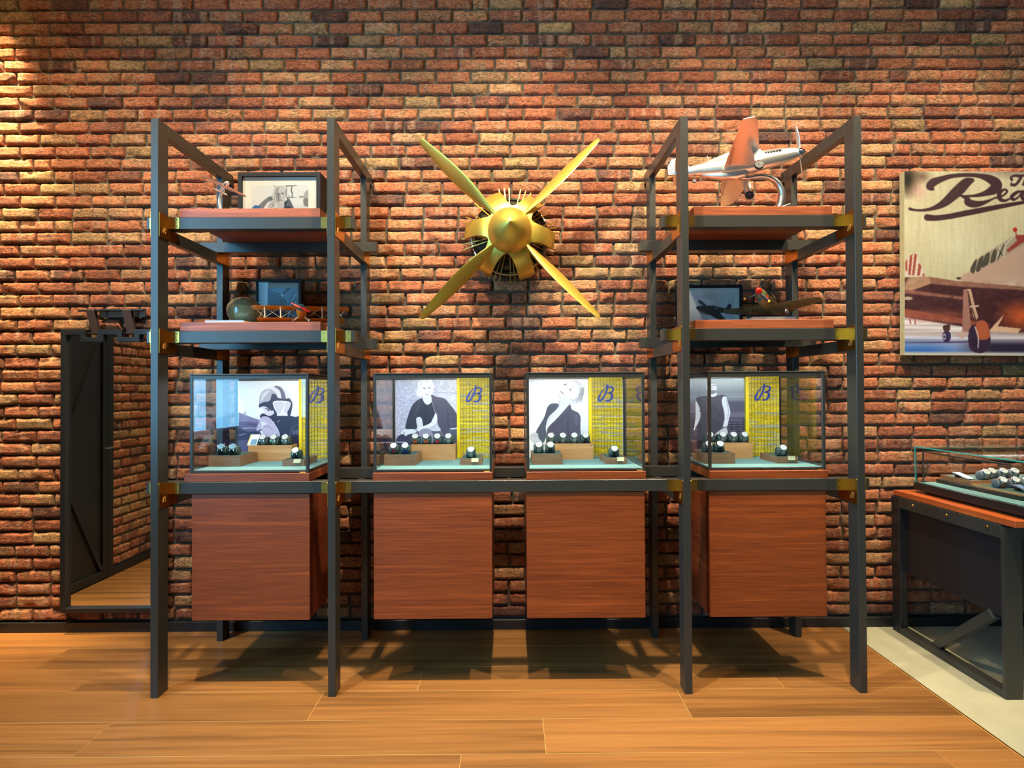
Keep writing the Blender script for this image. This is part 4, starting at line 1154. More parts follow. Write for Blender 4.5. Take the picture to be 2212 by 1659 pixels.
def pic_cockpit():
    p = Pic(985, 300, 1480, 1000, .28, (100, 126, 150))  # blue cast of the glass reflection is painted into this grey photograph
    p.shade((p.Y-300)/700, (84, 108, 134), .8)
    p.poly([(1330, 300), (1390, 300), (1270, 440), (1235, 420)], (34, 40, 48), False); p.stroke([(1010, 380, 22), (1120, 400, 24), (1230, 440, 30)], (40, 54, 72))
    p.poly([(1000, 330), (1030, 350), (1030, 400), (1000, 400)], (52, 66, 86)); p.poly([(985, 420), (1160, 440), (1240, 500), (1230, 620), (985, 640)], (60, 84, 110), True, 1)
    p.stroke([(1290, 1000, 20), (1340, 660, 22), (1400, 460, 20), (1480, 350, 14)], (52, 66, 84)); p.stroke([(1330, 900, 7), (1400, 560, 9), (1470, 400, 7)], (196, 208, 220)); p.stroke([(1370, 900, 20), (1430, 600, 22), (1480, 480, 16)], (38, 46, 58))
    p.ell(1240, 470, 34, 46, (40, 46, 56)); p.ell(1244, 478, 14, 22, (200, 206, 210)); p.poly([(1210, 440), (1232, 424), (1268, 436), (1260, 452)], (220, 224, 228)); p.poly([(1200, 520), (1290, 520), (1320, 640), (1300, 1000), (1150, 1000)], (44, 52, 64))
    p.poly([(1400, 560), (1480, 540), (1480, 1000), (1380, 1000)], (40, 48, 60), False, 1); p.ell(1456, 580, 12, 16, (190, 200, 210))
    p.poly([(985, 640), (1200, 640), (1180, 1000), (985, 1000)], (66, 80, 98), False, 1)
    return p
def pic_fighter():
    p = Pic(-150, 285, 725, 720, .2, (150, 152, 152))
    p.shade((p.Y-480)/230, (92, 94, 98), .9)
    g = p.grain(7, 30, 14); p.c += g[..., None]
    p.poly([(180, 640), (330, 610), (560, 570), (725, 560), (725, 690), (400, 690)], (140, 146, 152), True, 3)
    p.poly([(110, 392), (165, 405), (290, 500), (240, 500), (130, 440)], (58, 60, 58)); p.poly([(590, 520), (640, 455), (668, 448), (686, 470), (680, 540), (620, 570)], (46, 48, 46))
    p.poly([(68, 500), (130, 476), (230, 482), (330, 470), (380, 465), (440, 488), (560, 510), (640, 540), (560, 570), (420, 590), (300, 600), (170, 586), (110, 545)], (44, 46, 42))
    p.poly([(120, 552), (200, 570), (250, 586), (140, 584)], (96, 92, 84)); p.poly([(290, 592), (470, 590), (600, 690), (560, 720), (520, 700)], (34, 36, 34)); p.poly([(380, 540), (440, 530), (600, 720), (520, 720)], (40, 42, 40))
    p.stroke([(340, 480, 6), (352, 466, 6), (370, 466, 6), (384, 484, 6)], (190, 192, 190)); p.stroke([(458, 480, 6), (466, 450, 5)], (40, 42, 40)); p.stroke([(398, 510, 7), (455, 512, 7)], (190, 192, 188))
    p.poly([(68, 500), (92, 488), (100, 512), (84, 516)], (14, 14, 14)); p.stroke([(235, 640, 5), (235, 680, 5)], (70, 72, 74))
    return p
ZT, ZM = LEV['top']+BH+.0426, LEV['mid']+BH+.0426
picture_frame('framed_photograph', 'black deep frame with a pale mat around a portrait of a blonde woman, on shelf', -1.463, -1.017, ZT, 2.606, -.352, .135, .022, .014, pic_portrait(), (-1.394, -1.087, 2.36, 2.538))
picture_frame('framed_photograph', 'small black box frame with a cockpit photograph, blue reflection painted in, behind the ochre biplane', -1.417, -1.165, ZM, 2.050, -.235, .062, .014, .032, pic_cockpit(), (-1.369, -1.199, 1.800, 2.006))
picture_frame('framed_photograph', 'black frame with a grey photograph of a flying fighter beside the olive model', .946, 1.319, ZM, 2.011, -.212, .03, .017, .008, pic_fighter(), (.986, 1.268, 1.797, 1.968))

# ------------------------------------------------------------------ aeroplane helpers (nose +x, left wing +y)
def airfoil(n=14):
    pts = []
    for k in range(n):
        t = 2*math.pi*k/n
        x = .5*math.cos(t)
        z = .5*math.sin(t)*(.13 if math.sin(t) > 0 else .07)*(1.25-.9*abs(x-.15))
        pts.append((x, z))
    return pts
def wing(mb, sects):
    """sects: (y, leading x, trailing x, z, thickness factor)"""
    mb.loft([[((le+tr)/2+px*(le-tr), y, z+pz*(le-tr)*tf) for px, pz in airfoil()] for y, le, tr, z, tf in sects])
    return mb
def body(mb, sects, n=18):
    """sects: (x, half width, centre z, half height)"""
    mb.loft([[(x, w_*math.cos(t), zc+h_*math.sin(t)) for t in [2*math.pi*k/n for k in range(n)]] for x, w_, zc, h_ in sects])
    return mb
def wheel(parent, c, r, wd, hubm='chrome'):
    o = MB().lathe([(r*.55, -wd/2), (r*.9, -wd/2), (r, -wd*.25), (r, wd*.25), (r*.9, wd/2), (r*.55, wd/2)], c, (0, 1, 0), 20).build('wheel', M['rubber'], parent, smooth=True, angle=35, local=True)
    MB().lathe([(r*.54, -wd*.42), (r*.2, -wd*.52), (r*.2, wd*.52), (r*.54, wd*.42)], c, (0, 1, 0), 16).build('hub', M[hubm], o, local=True)
    return o
def pblade(parent, x, r0, r1, ang, w_, m, tip=None, name='propeller_blade'):
    d = Vector((0, math.cos(ang), math.sin(ang))); e = Vector((.5, -math.sin(ang)*.87, math.cos(ang)*.87))
    rings = []
    for q, k in ((0, .5), (.25, .9), (.5, 1), (.78, .72), (.95, .4), (1, .12)):
        o = Vector((x, 0, 0))+d*(r0+(r1-r0)*q)
        rings.append([o+e*(w_/2*k*math.cos(t))+Vector((1, 0, 0))*(.0022*math.sin(t)) for t in [2*math.pi*j/8 for j in range(8)]])
    o = MB().loft(rings).build(name, m, parent, smooth=True, local=True)
    if tip:
        q = Vector((x, 0, 0))+d*r1*.94
        MB().bar(q-d*r1*.04, q+d*r1*.065, w_*.62, .006, (1, 0, 0)).build('blade_tip', tip, o, local=True)

# silver fighter on a curved stand
fa = empty('model_aeroplane')
tag(fa, 'polished silver model fighter aeroplane nose up on a curved metal stand, top shelf', 'model aeroplane')
body(MB(), [(.302, .022, 0, .024), (.275, .031, -.001, .034), (.22, .037, -.004, .044), (.13, .042, -.006, .052), (.05, .044, -.008, .056), (-.03, .043, -.008, .055), (-.10, .037, -.003, .047), (-.17, .028, .004, .036), (-.24, .018, .010, .026), (-.30, .010, .014, .017), (-.335, .003, .016, .007)]).build('fuselage', M['silver'], fa, smooth=True, angle=60, local=True)
body(MB(), [(.05, .010, -.060, .006), (.03, .024, -.066, .018), (-.02, .027, -.070, .022), (-.08, .024, -.062, .020), (-.14, .014, -.040, .014), (-.18, .006, -.025, .006)]).build('belly_scoop', M['silver'], fa, smooth=True, angle=60, local=True)
body(MB(), [(.075, .010, .042, .006), (.05, .022, .048, .018), (.01, .026, .052, .028), (-.04, .024, .050, .027), (-.10, .016, .042, .018), (-.17, .008, .034, .008)]).build('canopy', M['silver'], fa, smooth=True, angle=60, local=True)
MB().lathe([(.024, 0), (.022, .014), (.016, .028), (.008, .037), (.0005, .041)], (.302, 0, 0), (1, 0, 0), 20).build('spinner', M['chrome'], fa, smooth=True, angle=60, local=True)
for s in (1, -1):
    wing(MB(), [(s*.02, .105, -.080, -.040, .9), (s*.10, .090, -.070, -.034, .9), (s*.25, .058, -.048, -.022, .85), (s*.345, .036, -.036, -.014, .8), (s*.358, .022, -.030, -.013, .5)]).build('wing', M['silver'], fa, smooth=True, angle=45, local=True)
    MB().box(-.052, -.0505, min(s*.06, s*.20), max(s*.06, s*.20), -.0455, -.0435).build('aileron_line', M['screw'], fa, local=True)
    wing(MB(), [(s*.008, -.245, -.315, .020, .8), (s*.10, -.262, -.318, .022, .7), (s*.125, -.280, -.312, .022, .5)]).build('tailplane', M['silver'], fa, smooth=True, angle=45, local=True)
    MB().tube([(.055, s*.125, -.035), (.065, s*.128, -.075), (.066, s*.130, -.110)], .0045, 8).build('landing_strut', M['chrome'], fa, smooth=True, local=True)
    MB().box(.048, .086, s*.1385-.001, s*.1385+.001, -.095, -.036).build('gear_door', M['silver'], fa, local=True)
    wheel(fa, (.066, s*.128, -.118), .023, .016)
    for k in range(6):
        MB().box(.135+k*.014, .146+k*.014, s*.0405-.004, s*.0405+.004, .006, .013).build('exhaust_stub', M['rubber'], fa, local=True)
fin = [(-.225, .018), (-.268, .092), (-.285, .102), (-.318, .102), (-.345, .06), (-.348, .012), (-.330, .004)]
fo = MB().prism(fin, lambda a, b, d: (a, d, b), -.0045, .0045).build('tail_fin', M['silver'], fa, bevel=.001, local=True)
for k in range(7):
    MB().box(-.343+.002*k*.3, -.300, -.0052, .0052, .012+k*.0125, .0165+k*.0125).build('rudder_stripe', M['screw'], fo, local=True)
MB().tube([(-.215, 0, -.012), (-.222, 0, -.050)], .0028, 8).build('tail_strut', M['rubber'], fa, local=True)
wheel(fa, (-.224, 0, -.056), .011, .008)
MB().tube([(-.13, 0, .04), (-.135, 0, .085)], .0012, 6).build('antenna', M['chrome'], fa, local=True)
for a in (109, 289): pblade(fa, .312, .012, .134, math.radians(a), .026, M['silver'])
fa.location = (1.198, -.445, 2.603); fa.rotation_euler = (math.radians(-16), math.radians(-7), math.radians(-10))
st = thing('display_stand', 'curved cast metal stand carrying the silver aeroplane on the top shelf', 'stand', (1.42, -.44, ZT))
pth = smooth_path([(1.205, -.45, 2.528), (1.25, -.45, 2.527), (1.315, -.45, 2.537), (1.375, -.45, 2.526), (1.415, -.45, 2.492), (1.432, -.45, 2.445), (1.425, -.45, 2.395), (1.408, -.45, 2.352), (1.395, -.45, 2.326)], 5)
rings = []
for i, p in enumerate(pth):
    t = Vector(pth[min(i+1, len(pth)-1)])-Vector(pth[max(i-1, 0)]); t.normalize()
    nn = t.cross(Vector((0, 1, 0))).normalized(); q = i/(len(pth)-1)
    hw, ht = .016+.010*q, .010+.013*q
    rings.append([Vector(p)+nn*ht*math.cos(a)+Vector((0, 1, 0))*hw*math.sin(a) for a in [2*math.pi*k/14 for k in range(14)]])
MB().loft(rings).build('arm', M['cast'], st, smooth=True, angle=50)
MB().prism([(1.335, ZT), (1.335, ZT+.010), (1.36, ZT+.026), (1.400, ZT+.052), (1.440, ZT+.068), (1.448, ZT+.066), (1.452, ZT)], lambda a, b, d: (a, d, b), -.52, -.38).build('foot', M['cast'], st, bevel=.004, seg=2)

# olive fighter on clear block
ob = thing('clear_block', 'pale acrylic block under the olive green model aeroplane on the lower shelf', 'block', (1.36, -.43, ZM))
MB().box(1.245, 1.470, -.52, -.34, ZM+.0002, 1.791).build('block', M['acrylic'], ob, bevel=.002)
of = empty('model_aeroplane')
tag(of, 'olive green model fighter aeroplane with red nose on a pale block', 'model aeroplane')
body(MB(), [(.186, .0165, .010, .018), (.165, .026, .004, .031), (.13, .031, .000, .040), (.07, .033, .000, .042), (.0, .032, .000, .042), (-.06, .026, .003, .035), (-.12, .017, .008, .025), (-.17, .009, .012, .016), (-.205, .003, .014, .007)]).build('fuselage', M['olive'], of, smooth=True, angle=60, local=True)
MB().lathe([(.0165, 0), (.0160, .010), (.0125, .020), (.0065, .027), (.0005, .030)], (.186, 0, .012), (1, 0, 0), 20).build('spinner', M['red'], of, smooth=True, angle=60, local=True)
body(MB(), [(.172, .015, -.022, .012), (.1715, .013, -.022, .010)], 14).build('intake', M['screw'], of, local=True)
for s in (1, -1):
    wing(MB(), [(s*.015, .078, -.074, -.026, .9), (s*.10, .068, -.064, -.018, .9), (s*.19, .050, -.052, -.008, .85), (s*.230, .030, -.040, -.003, .7), (s*.246, .004, -.022, -.001, .5)]).build('wing', M['olive'], of, smooth=True, angle=45, local=True)
    wing(MB(), [(s*.006, -.145, -.196, .016, .8), (s*.06, -.158, -.194, .018, .7), (s*.078, -.172, -.188, .018, .5)]).build('tailplane', M['olive'], of, smooth=True, angle=45, local=True)
    MB().ell((.142, s*.0285, -.010), .017, .003, .012, 12, 6).build('mouth_marking', M['red'], of, smooth=True, local=True)
    MB().ell((.139, s*.0300, -.021), .013, .0025, .003, 12, 6).build('teeth_marking', M['white'], of, smooth=True, local=True)
    for k in range(5):
        MB().box(.085+k*.012, .094+k*.012, s*.029-.004, s*.029+.004, .018, .024).build('exhaust_stub', M['rubber'], of, local=True)
    MB().tube([(.035, s*.085, -.022), (.045, s*.088, -.065)], .004, 8).build('landing_strut', M['watch_steel'], of, smooth=True, local=True)
    MB().ell((.02, s*.085, -.025), .022, .008, .009, 12, 8).build('gear_pod', M['olive'], of, smooth=True, local=True)
    wheel(of, (.045, s*.096, -.067), .0155, .010, 'white')
    for k in range(3): MB().tube([(.045, s*(.12+k*.012), -.018), (.062, s*(.12+k*.012), -.018)], .0016, 6).build('gun', M['rubber'], of, local=True)
cano = body(MB(), [(.06, .008, .036, .004), (.045, .016, .042, .014), (.0, .018, .044, .020), (-.04, .015, .042, .016), (-.085, .008, .034, .006)]).build('canopy', M['canopy'], of, smooth=True, angle=60, local=True)
for x in (.045, .02, -.005, -.032):
    k = .0185 if x < .03 else .0165
    MB().tube([(x, k*math.cos(a), .043+(.0205 if x < .03 else .0155)*math.sin(a)) for a in [math.pi*j/10 for j in range(11)]], .0011, 5).build('canopy_frame', M['strut'], cano, local=True)
MB().prism([(-.140, .022), (-.172, .068), (-.19, .070), (-.205, .05), (-.208, .012)], lambda a, b, d: (a, d, b), -.003, .003).build('tail_fin', M['olive'], of, bevel=.0012, local=True)
for a in (75, 195, 315): 
    d = math.radians(a)
    pblade(of, .192, .010, .074, d, .016, M['olive_under'], M['yellow_paint'])
of.location = (1.373, -.432, 1.862); of.rotation_euler = (math.radians(3), math.radians(-12), math.radians(-130))

# ochre biplane
bp = empty('model_biplane')
tag(bp, 'ochre model biplane with a red propeller standing on the lower left shelf', 'model aeroplane')
body(MB(), [(.125, .016, .000, .018), (.11, .022, .000, .024), (.05, .024, .000, .027), (-.03, .020, .002, .024), (-.12, .010, .006, .014), (-.17, .003, .010, .006)], 12).build('fuselage', M['ochre'], bp, smooth=True, angle=40, local=True)
MB().lathe([(.018, 0), (.020, .004), (.019, .014), (.006, .017)], (.124, 0, .004), (1, 0, 0), 16).build('engine', M['chrome'], bp, smooth=True, angle=30, local=True)
for z, hs, xo in ((.036, .236, .012), (-.024, .212, 0)):
    wing(MB(), [(-hs, .044+xo, -.006+xo, z, .5), (-hs+.012, .056+xo, -.016+xo, z, .7), (0, .056+xo, -.018+xo, z, .7), (hs-.012, .056+xo, -.016+xo, z, .7), (hs, .044+xo, -.006+xo, z, .5)]).build('wing', M['ochre'], bp, smooth=True, angle=45, local=True)
for y in (-.175, -.100, .100, .175):
    for x in (.052, .004):
        MB().tube([(x+.010, y, .036), (x, y, -.024)], .0022, 6).build('wing_strut', M['strut'], bp, local=True)
ys = [-.222, -.175, -.100, -.022]
for s in (1, -1):
    for a, b in zip(ys, ys[1:]):
        MB().tube([(.050, s*a, .035), (.048, s*b, -.022)], .0006, 4).build('rigging_wire', M['strut'], bp, local=True)
        MB().tube([(.050, s*b, .035), (.048, s*a if abs(a) < .2 else s*-.20, -.022)], .0006, 4).build('rigging_wire', M['strut'], bp, local=True)
    MB().tube([(.070, s*.012, -.02), (.085, s*.038, -.050)], .002, 6).build('landing_strut', M['strut'], bp, local=True)
    wheel(bp, (.085, s*.040, -.052), .014, .008, 'strut')
    wing(MB(), [(s*.004, -.135, -.172, .010, .5), (s*.045, -.145, -.170, .010, .5)]).build('tailplane', M['ochre'], bp, local=True)
MB().prism([(-.14, .012), (-.155, .05), (-.17, .052), (-.18, .01)], lambda a, b, d: (a, d, b), -.002, .002).build('tail_fin', M['ochre'], bp, local=True)
for a in (152, 332): pblade(bp, .146, .0, .050, math.radians(a), .012, M['red'])
bp.location = (-1.075, -.468, ZM+.0495); bp.rotation_euler = (math.radians(1), math.radians(-12), math.radians(-73))

# small chrome aeroplane trophy
tr = thing('chrome_trophy', 'small chrome aeroplane sculpture on a curved stem beside the framed portrait', 'sculpture', (-1.52, -.45, ZT))
O = Vector((-1.486, -.45, 2.494)); ax = Vector((.10, -.11, .014)).normalized(); wa = Vector((.165, .14, -.061)).normalized(); wa = (wa-ax*wa.dot(ax)).normalized(); up_ = ax.cross(wa).normalized()
rings = []
for q, r in ((-.085, .002), (-.07, .004), (-.03, .008), (.01, .013), (.04, .013), (.055, .009), (.062, .002)):
    rings.append([O+ax*q+(wa*math.cos(t)+up_*math.sin(t))*r for t in [2*math.pi*k/14 for k in range(14)]])
MB().loft(rings).build('fuselage', M['bright'], tr, smooth=True, angle=60)
for s in (1, -1):
    rings = []
    for q, c in ((0, .019), (.05, .016), (.10, .011), (.112, .005)):
        o = O-up_*.003+ax*.008+wa*s*q*(1 if s > 0 else 1.02)
        rings.append([o+ax*c*math.cos(t)+up_*.0022*math.sin(t) for t in [2*math.pi*k/10 for k in range(10)]])
    MB().loft(rings).build('wing', M['bright'], tr, smooth=True)
    o = O-ax*.075
    MB().bar(o, o+wa*s*.036-ax*.004, .003, .014, ax).build('tailplane', M['bright'], tr, bevel=.001)
MB().bar(O-ax*.072, O-ax*.082+up_*.020*(-1 if up_.z < 0 else 1), .003, .010, ax).build('tail_fin', M['bright'], tr, bevel=.001)
pt = smooth_path([(-1.486, -.45, 2.486), (-1.490, -.45, 2.470), (-1.508, -.45, 2.444), (-1.512, -.45, 2.410), (-1.506, -.45, 2.365), (-1.510, -.45, ZT+.012)], 6)
MB().tube([tuple(p) for p in pt], [.005+.006*(i/len(pt))**2 for i in range(len(pt))], 12).build('stem', M['bright'], tr, smooth=True)
MB().lathe([(.036, 0), (.038, .003), (.034, .008), (.018, .013), (.008, .018)], (-1.515, -.45, ZT+.0004), (0, 0, 1), 28).build('base', M['bright'], tr, smooth=True)

# flight helmet and magazine on the lower left shelf
hm = thing('flight_helmet', 'glossy olive rounded helmet standing behind the biplane on the lower left shelf', 'helmet', (-1.41, -.40, ZM))
hr = []
for k in range(15):
    a = math.pi*(.12+.88*k/14)
    z = 1.846-.083*math.cos(math.pi-a)*-1
    hr.append((.092*math.sin(a), .083*(-math.cos(a))))
rings = []
for r, h in hr:
    rings.append([(-1.405+r*1.0*math.cos(t)-.010*(h/.083), -.385+r*1.06*math.sin(t), 1.843+h) for t in [2*math.pi*j/36 for j in range(36)]])
MB().loft(rings).build('shell', M['helmet'], hm, smooth=True, angle=70)
MB().tube([(-1.405+.010+.0365*math.cos(t), -.385+.039*math.sin(t), 1.7665) for t in [2*math.pi*j/36 for j in range(37)]], .008, 8, cap=False).build('rim', M['rubber'], hm, smooth=True)
rings = []
for e in (.0935, .0955):
    pass
vz = []
for i in range(13):
    t = math.radians(-75+150*i/12-35)
    vz.append([(-1.405+.0945*math.cos(t)*math.cos(f), -.385+.1005*math.sin(t)*math.cos(f), 1.843+.085*math.sin(f)) for f in [math.radians(-38+62*j/8) for j in range(9)]])
vv = [p for r in vz for p in r]
vf = [(i*9+j, (i+1)*9+j, (i+1)*9+j+1, i*9+j+1) for i in range(12) for j in range(8)]
vo = MB().add(vv, vf).build('visor', M['helmet'], hm, smooth=True)
vo.modifiers.new('thickness', 'SOLIDIFY').thickness = .002
mg = thing('magazine', 'thin white covered magazine lying flat on the lower left shelf', 'magazine', (-1.38, -.55, ZM))
MB().box(-1.482, -1.292, -.655, -.45, ZM+.0004, ZM+.0015).build('back_cover', M['white'], mg)
MB().box(-1.480, -1.294, -.652, -.452, ZM+.0016, ZM+.0115).build('pages', M['white'], mg)
MB().box(-1.482, -1.292, -.655, -.45, ZM+.0116, ZM+.0130).build('front_cover', M['dial_blue'], mg)

# ------------------------------------------------------------------ mirror hung by leather straps
mr = thing('wall_mirror', 'tall black framed mirror hanging by leather straps on the brick wall', 'mirror', (-2.342, -.03, .128))
fr = [(-2.642, .128), (-2.642, 1.792), (-2.499, 1.792), (-2.499, 1.746), (-2.424, 1.746), (-2.424, 1.792), (-2.282, 1.792), (-2.282, 1.746), (-2.210, 1.746), (-2.210, 1.792), (-2.044, 1.792), (-2.044, .128)]
inn = [(-2.612, .156), (-2.612, 1.761), (-2.527, 1.761), (-2.527, 1.719), (-2.392, 1.719), (-2.392, 1.761), (-2.312, 1.761), (-2.312, 1.719), (-2.180, 1.719), (-2.180, 1.761), (-2.074, 1.761), (-2.074, .156)]
v = [(a, y, b) for y in (-.058, -.005) for a, b in fr+inn]
n = 12; f = []
for k in range(n):
    q = (k+1) % n
    f += [(k, q, n+q, n+k), (2*n+q, 2*n+k, 3*n+k, 3*n+q), (k, 2*n+k, 2*n+q, q), (n+k, n+q, 3*n+q, 3*n+k)]
MB().add(v, f).build('frame', M['black'], mr, bevel=.0012)
MB().prism([(-2.620, .150), (-2.620, 1.765), (-2.530, 1.765), (-2.530, 1.722), (-2.390, 1.722), (-2.390, 1.765), (-2.314, 1.765), (-2.314, 1.722), (-2.178, 1.722), (-2.178, 1.765), (-2.068, 1.765), (-2.068, .150)], lambda a, b, d: (a, d, b), -.034, -.028).build('mirror_glass', M['mirror'], mr)
MB().prism([(-2.616, .152), (-2.616, 1.716), (-2.070, 1.716), (-2.070, .152)], lambda a, b, d: (a, d, b), -.026, -.012).build('backing', M['black'], mr)
for a, b in ((-2.503, -2.420), (-2.286, -2.206)):
    MB().tube([(a, -.034, 1.7715), (b, -.034, 1.7715)], .0055, 10).build('hanging_pin', M['black'], mr, smooth=True, angle=40)
hk = thing('hanging_rail', 'black wall rail with a round bar above the mirror', 'rail', (-2.34, -.03, 1.892))
MB().box(-2.437, -2.165, -.024, -.016, 1.866, 1.918).build('back_plate', M['black'], hk, bevel=.001)
MB().tube([(-2.533, -.062, 1.9025), (-2.152, -.062, 1.9025)], .0065, 14).build('bar', M['black'], hk, smooth=True, angle=40)
for x in (-2.39, -2.205): MB().tube([(x, -.020, 1.9025), (x, -.058, 1.9025)], .005, 10).build('peg', M['black'], hk, smooth=True, angle=40)
for k, (a, b, c, d) in enumerate(((-2.482, -2.434, -2.468, -2.424), (-2.272, -2.222, -2.262, -2.213))):
    t = thing('leather_strap', f'brown leather strap looped from the rail to the mirror top, {"nearer the room corner" if k == 0 else "nearer the rack"}', 'strap', ((a+b)/2, -.05, 1.83), 'leather straps holding the mirror')
    R, rr = .0082, .0074
    loop = [(-.062+R*math.cos(q), 1.9025+R*math.sin(q), 0) for q in [math.radians(180-180*i/8) for i in range(9)]]
    loop += [(-.034+rr*math.cos(q), 1.7715+rr*math.sin(q), 1) for q in [math.radians(0-180*i/8) for i in range(9)]]
    out = []
    for off in (0, .0022):
        ring_ = []
        for i, (y, z, w_) in enumerate(loop):
            cy, cz = (-.062, 1.9025) if i < 9 else (-.034, 1.7715)
            L_ = math.hypot(y-cy, z-cz); y2, z2 = cy+(y-cy)*(L_+off)/L_, cz+(z-cz)*(L_+off)/L_
            q = (1.9025-z)/(1.9025-1.7715); q = min(max(q, 0), 1)
            ring_.append((a+(c-a)*q, b+(d-b)*q, y2, z2))
        out.append(ring_)
    rings = []
    for (a1, b1, y1, z1), (a2, b2, y2, z2) in zip(out[0], out[1]):
        rings.append([(a1, y1, z1), (b1, y1, z1), (b2, y2, z2), (a2, y2, z2)])
    rings.append(rings[0])
    MB().loft(rings, cap=False).build('band', M['leather'], t, smooth=True, angle=40)

# ------------------------------------------------------------------ printed canvas
cv = thing('canvas_print', 'large canvas print of a vintage aeroplane with script lettering on the brick wall', 'canvas print', (2.331, 0, 1.616))
CWD, CHT = 1.15, 1.089
def pic_canvas():
    k = 1430/CHT
    p = Pic(515, 110, 515+CWD*k, 1540, .26, (206, 196, 152))
    X, Y = p.X, p.Y
    p.shade(1-np.hypot((X-900)/420, (Y-700)/330), (222, 216, 176), .8)
    p.shade(((Y-500)/400).clip(0, 1)*(1-((X-515)/700).clip(0, 1)), (188, 184, 140), .5)
    p.shade(1-np.hypot((X-540)/110, (Y-170)/170), (62, 50, 30), 1.5); p.shade(1-np.hypot((X-650)/90, (Y-150)/70), (96, 70, 52), .8)
    p.shade(1-np.hypot((X-620)/90, (Y-260)/110), (206, 150, 132), .6)
    p.shade((180-Y)/90*((X-900)/400).clip(0, 1), (128, 108, 98), .8)
    p.c += (p.grain(4, 4, 40)+p.grain(3, 3, 3))[..., None]
    # ground
    p.shade((Y-1225)/20, (226, 214, 204), 1)
    s = p.grain(26, 160, 3); p.c += (s*((Y > 1230) & (Y < 1450)))[..., None]
    p.shade((Y-1380)/140*(1-((X-700)/700).clip(0, 1)), (34, 104, 190), 1); p.shade(((Y-1400)/60).clip(0, 1)*((X-900)/300).clip(0, 1), (46, 34, 62), 1)
    p.stroke([(515, 1444, 8), (800, 1440, 12), (1020, 1436, 14)], (86, 72, 120), blur=1); p.shade((Y-1505)/20, (206, 204, 186), 1)
    # tail fin
    p.poly([(515, 930), (522, 812), (560, 760), (602, 748), (642, 832), (682, 930)], (216, 200, 176), False)
    for q in ([(522, 815), (538, 790), (534, 890), (520, 890)], [(556, 768), (578, 754), (562, 920), (542, 916)], [(592, 752), (612, 760), (590, 922), (572, 918)], [(625, 818), (646, 852), (632, 925), (612, 922)], [(660, 895), (676, 928), (652, 928)]):
        p.poly(q, (166, 78, 58), False)
    # fuselage and canopy
    E2 = 515+CWD*k+20
    p.poly([(915, 948), (1030, 882), (1132, 802), (1310, 692), (1450, 630), (1600, 600), (E2, 590), (E2, 1100), (1250, 1040)], (196, 164, 136), False, 1)
    p.shade(((Y-880)/120).clip(0, 1)*((X-1100)/200).clip(0, 1)*(Y < 1010)*(Y > 860), (214, 186, 158), .6)
    p.poly([(1022, 872), (1052, 816), (1132, 756), (1262, 676), (1372, 602), (1470, 622), (1520, 640), (1310, 762), (1192, 822), (1072, 892)], (172, 158, 128), False, 1)
    for q in ([(1026, 880), (1052, 815), (1078, 793), (1056, 900)], [(1070, 880), (1094, 792), (1128, 770), (1102, 880)], [(1112, 854), (1142, 764), (1178, 742), (1164, 830)], [(1182, 820), (1202, 734), (1232, 716), (1222, 800)]):
        p.poly(q, (84, 78, 62), True)
    p.stroke([(1235, 800, 9), (1290, 680, 8)], (40, 36, 34), False); p.stroke([(1245, 720, 7), (1275, 760, 8)], (40, 36, 34), False); p.stroke([(1285, 780, 7), (1300, 680, 7), (1375, 606, 7)], (214, 204, 178), False); p.stroke([(1232, 800, 6), (1258, 690, 6)], (222, 212, 186), False)
    p.poly([(1378, 606), (1450, 600), (E2, 590), (E2, 650), (1440, 660), (1320, 740), (1310, 720), (1390, 650)], (150, 60, 50), False, 1)
    p.stroke([(1378, 565, 8), (1386, 604, 8)], (150, 50, 40), False); p.ell(1376, 562, 17, 18, (186, 44, 34))
    p.ell(935, 942, 18, 9, (70, 44, 36))
    # wing
    p.poly([(515, 938), (702, 930), (900, 960), (1443, 1005), (E2, 1015), (E2, 1130), (515, 1130)], (150, 106, 84), False)
    p.poly([(515, 938), (545, 936), (515, 990)], (100, 62, 48), False); p.poly([(560, 938), (702, 932), (720, 990), (515, 1060), (515, 1010)], (178, 140, 108), False, 1)
    p.poly([(515, 1060), (720, 985), (1000, 1010), (E2, 1060), (E2, 1380), (1170, 1352), (1000, 1322), (515, 1245)], (74, 34, 38), False, 2)
    p.poly([(515, 1030), (760, 1060), (1000, 1090), (1000, 1110), (760, 1086), (515, 1060)], (150, 98, 82), False, 2)
    p.shade(1-np.hypot((X-1430)/230, (Y-1230)/150), (226, 104, 44), 1.0*1); p.shade((1-np.hypot((X-800)/330, (Y-1240)/70))*(Y < 1290), (160, 92, 66), .9)
    p.poly([(515, 1180), (700, 1210), (1000, 1262), (1180, 1300), (1150, 1320), (515, 1242)], (156, 84, 62), False, 2)
    p.c += (p.grain(7, 8, 5)*((Y > 960) & (Y < 1300)))[..., None]
    p.ell(538, 1100, 40, 13, (190, 164, 140)); p.stroke([(838, 1112, 5), (890, 1084, 5)], (40, 22, 24), False)
    # undercarriage
    p.poly([(972, 1028), (1004, 1028), (1032, 1340), (965, 1412), (960, 1400)], (172, 124, 106), False); p.poly([(1002, 1024), (1030, 1026), (1060, 1150), (1086, 1242), (1070, 1270), (1048, 1240), (1020, 1120)], (206, 172, 136), False)
    p.stroke([(1006, 1040, 7), (1040, 1180, 8), (1066, 1260, 8)], (60, 34, 32), False); p.stroke([(1026, 1162, 16), (1086, 1156, 14)], (208, 176, 144), False)
    p.poly([(1165, 1352), (1290, 1218), (1240, 1312), (1420, 1330), (1392, 1368), (1290, 1360)], (232, 190, 148), False, 1); p.poly([(900, 1380), (960, 1352), (1030, 1360), (960, 1412)], (206, 176, 160), False)
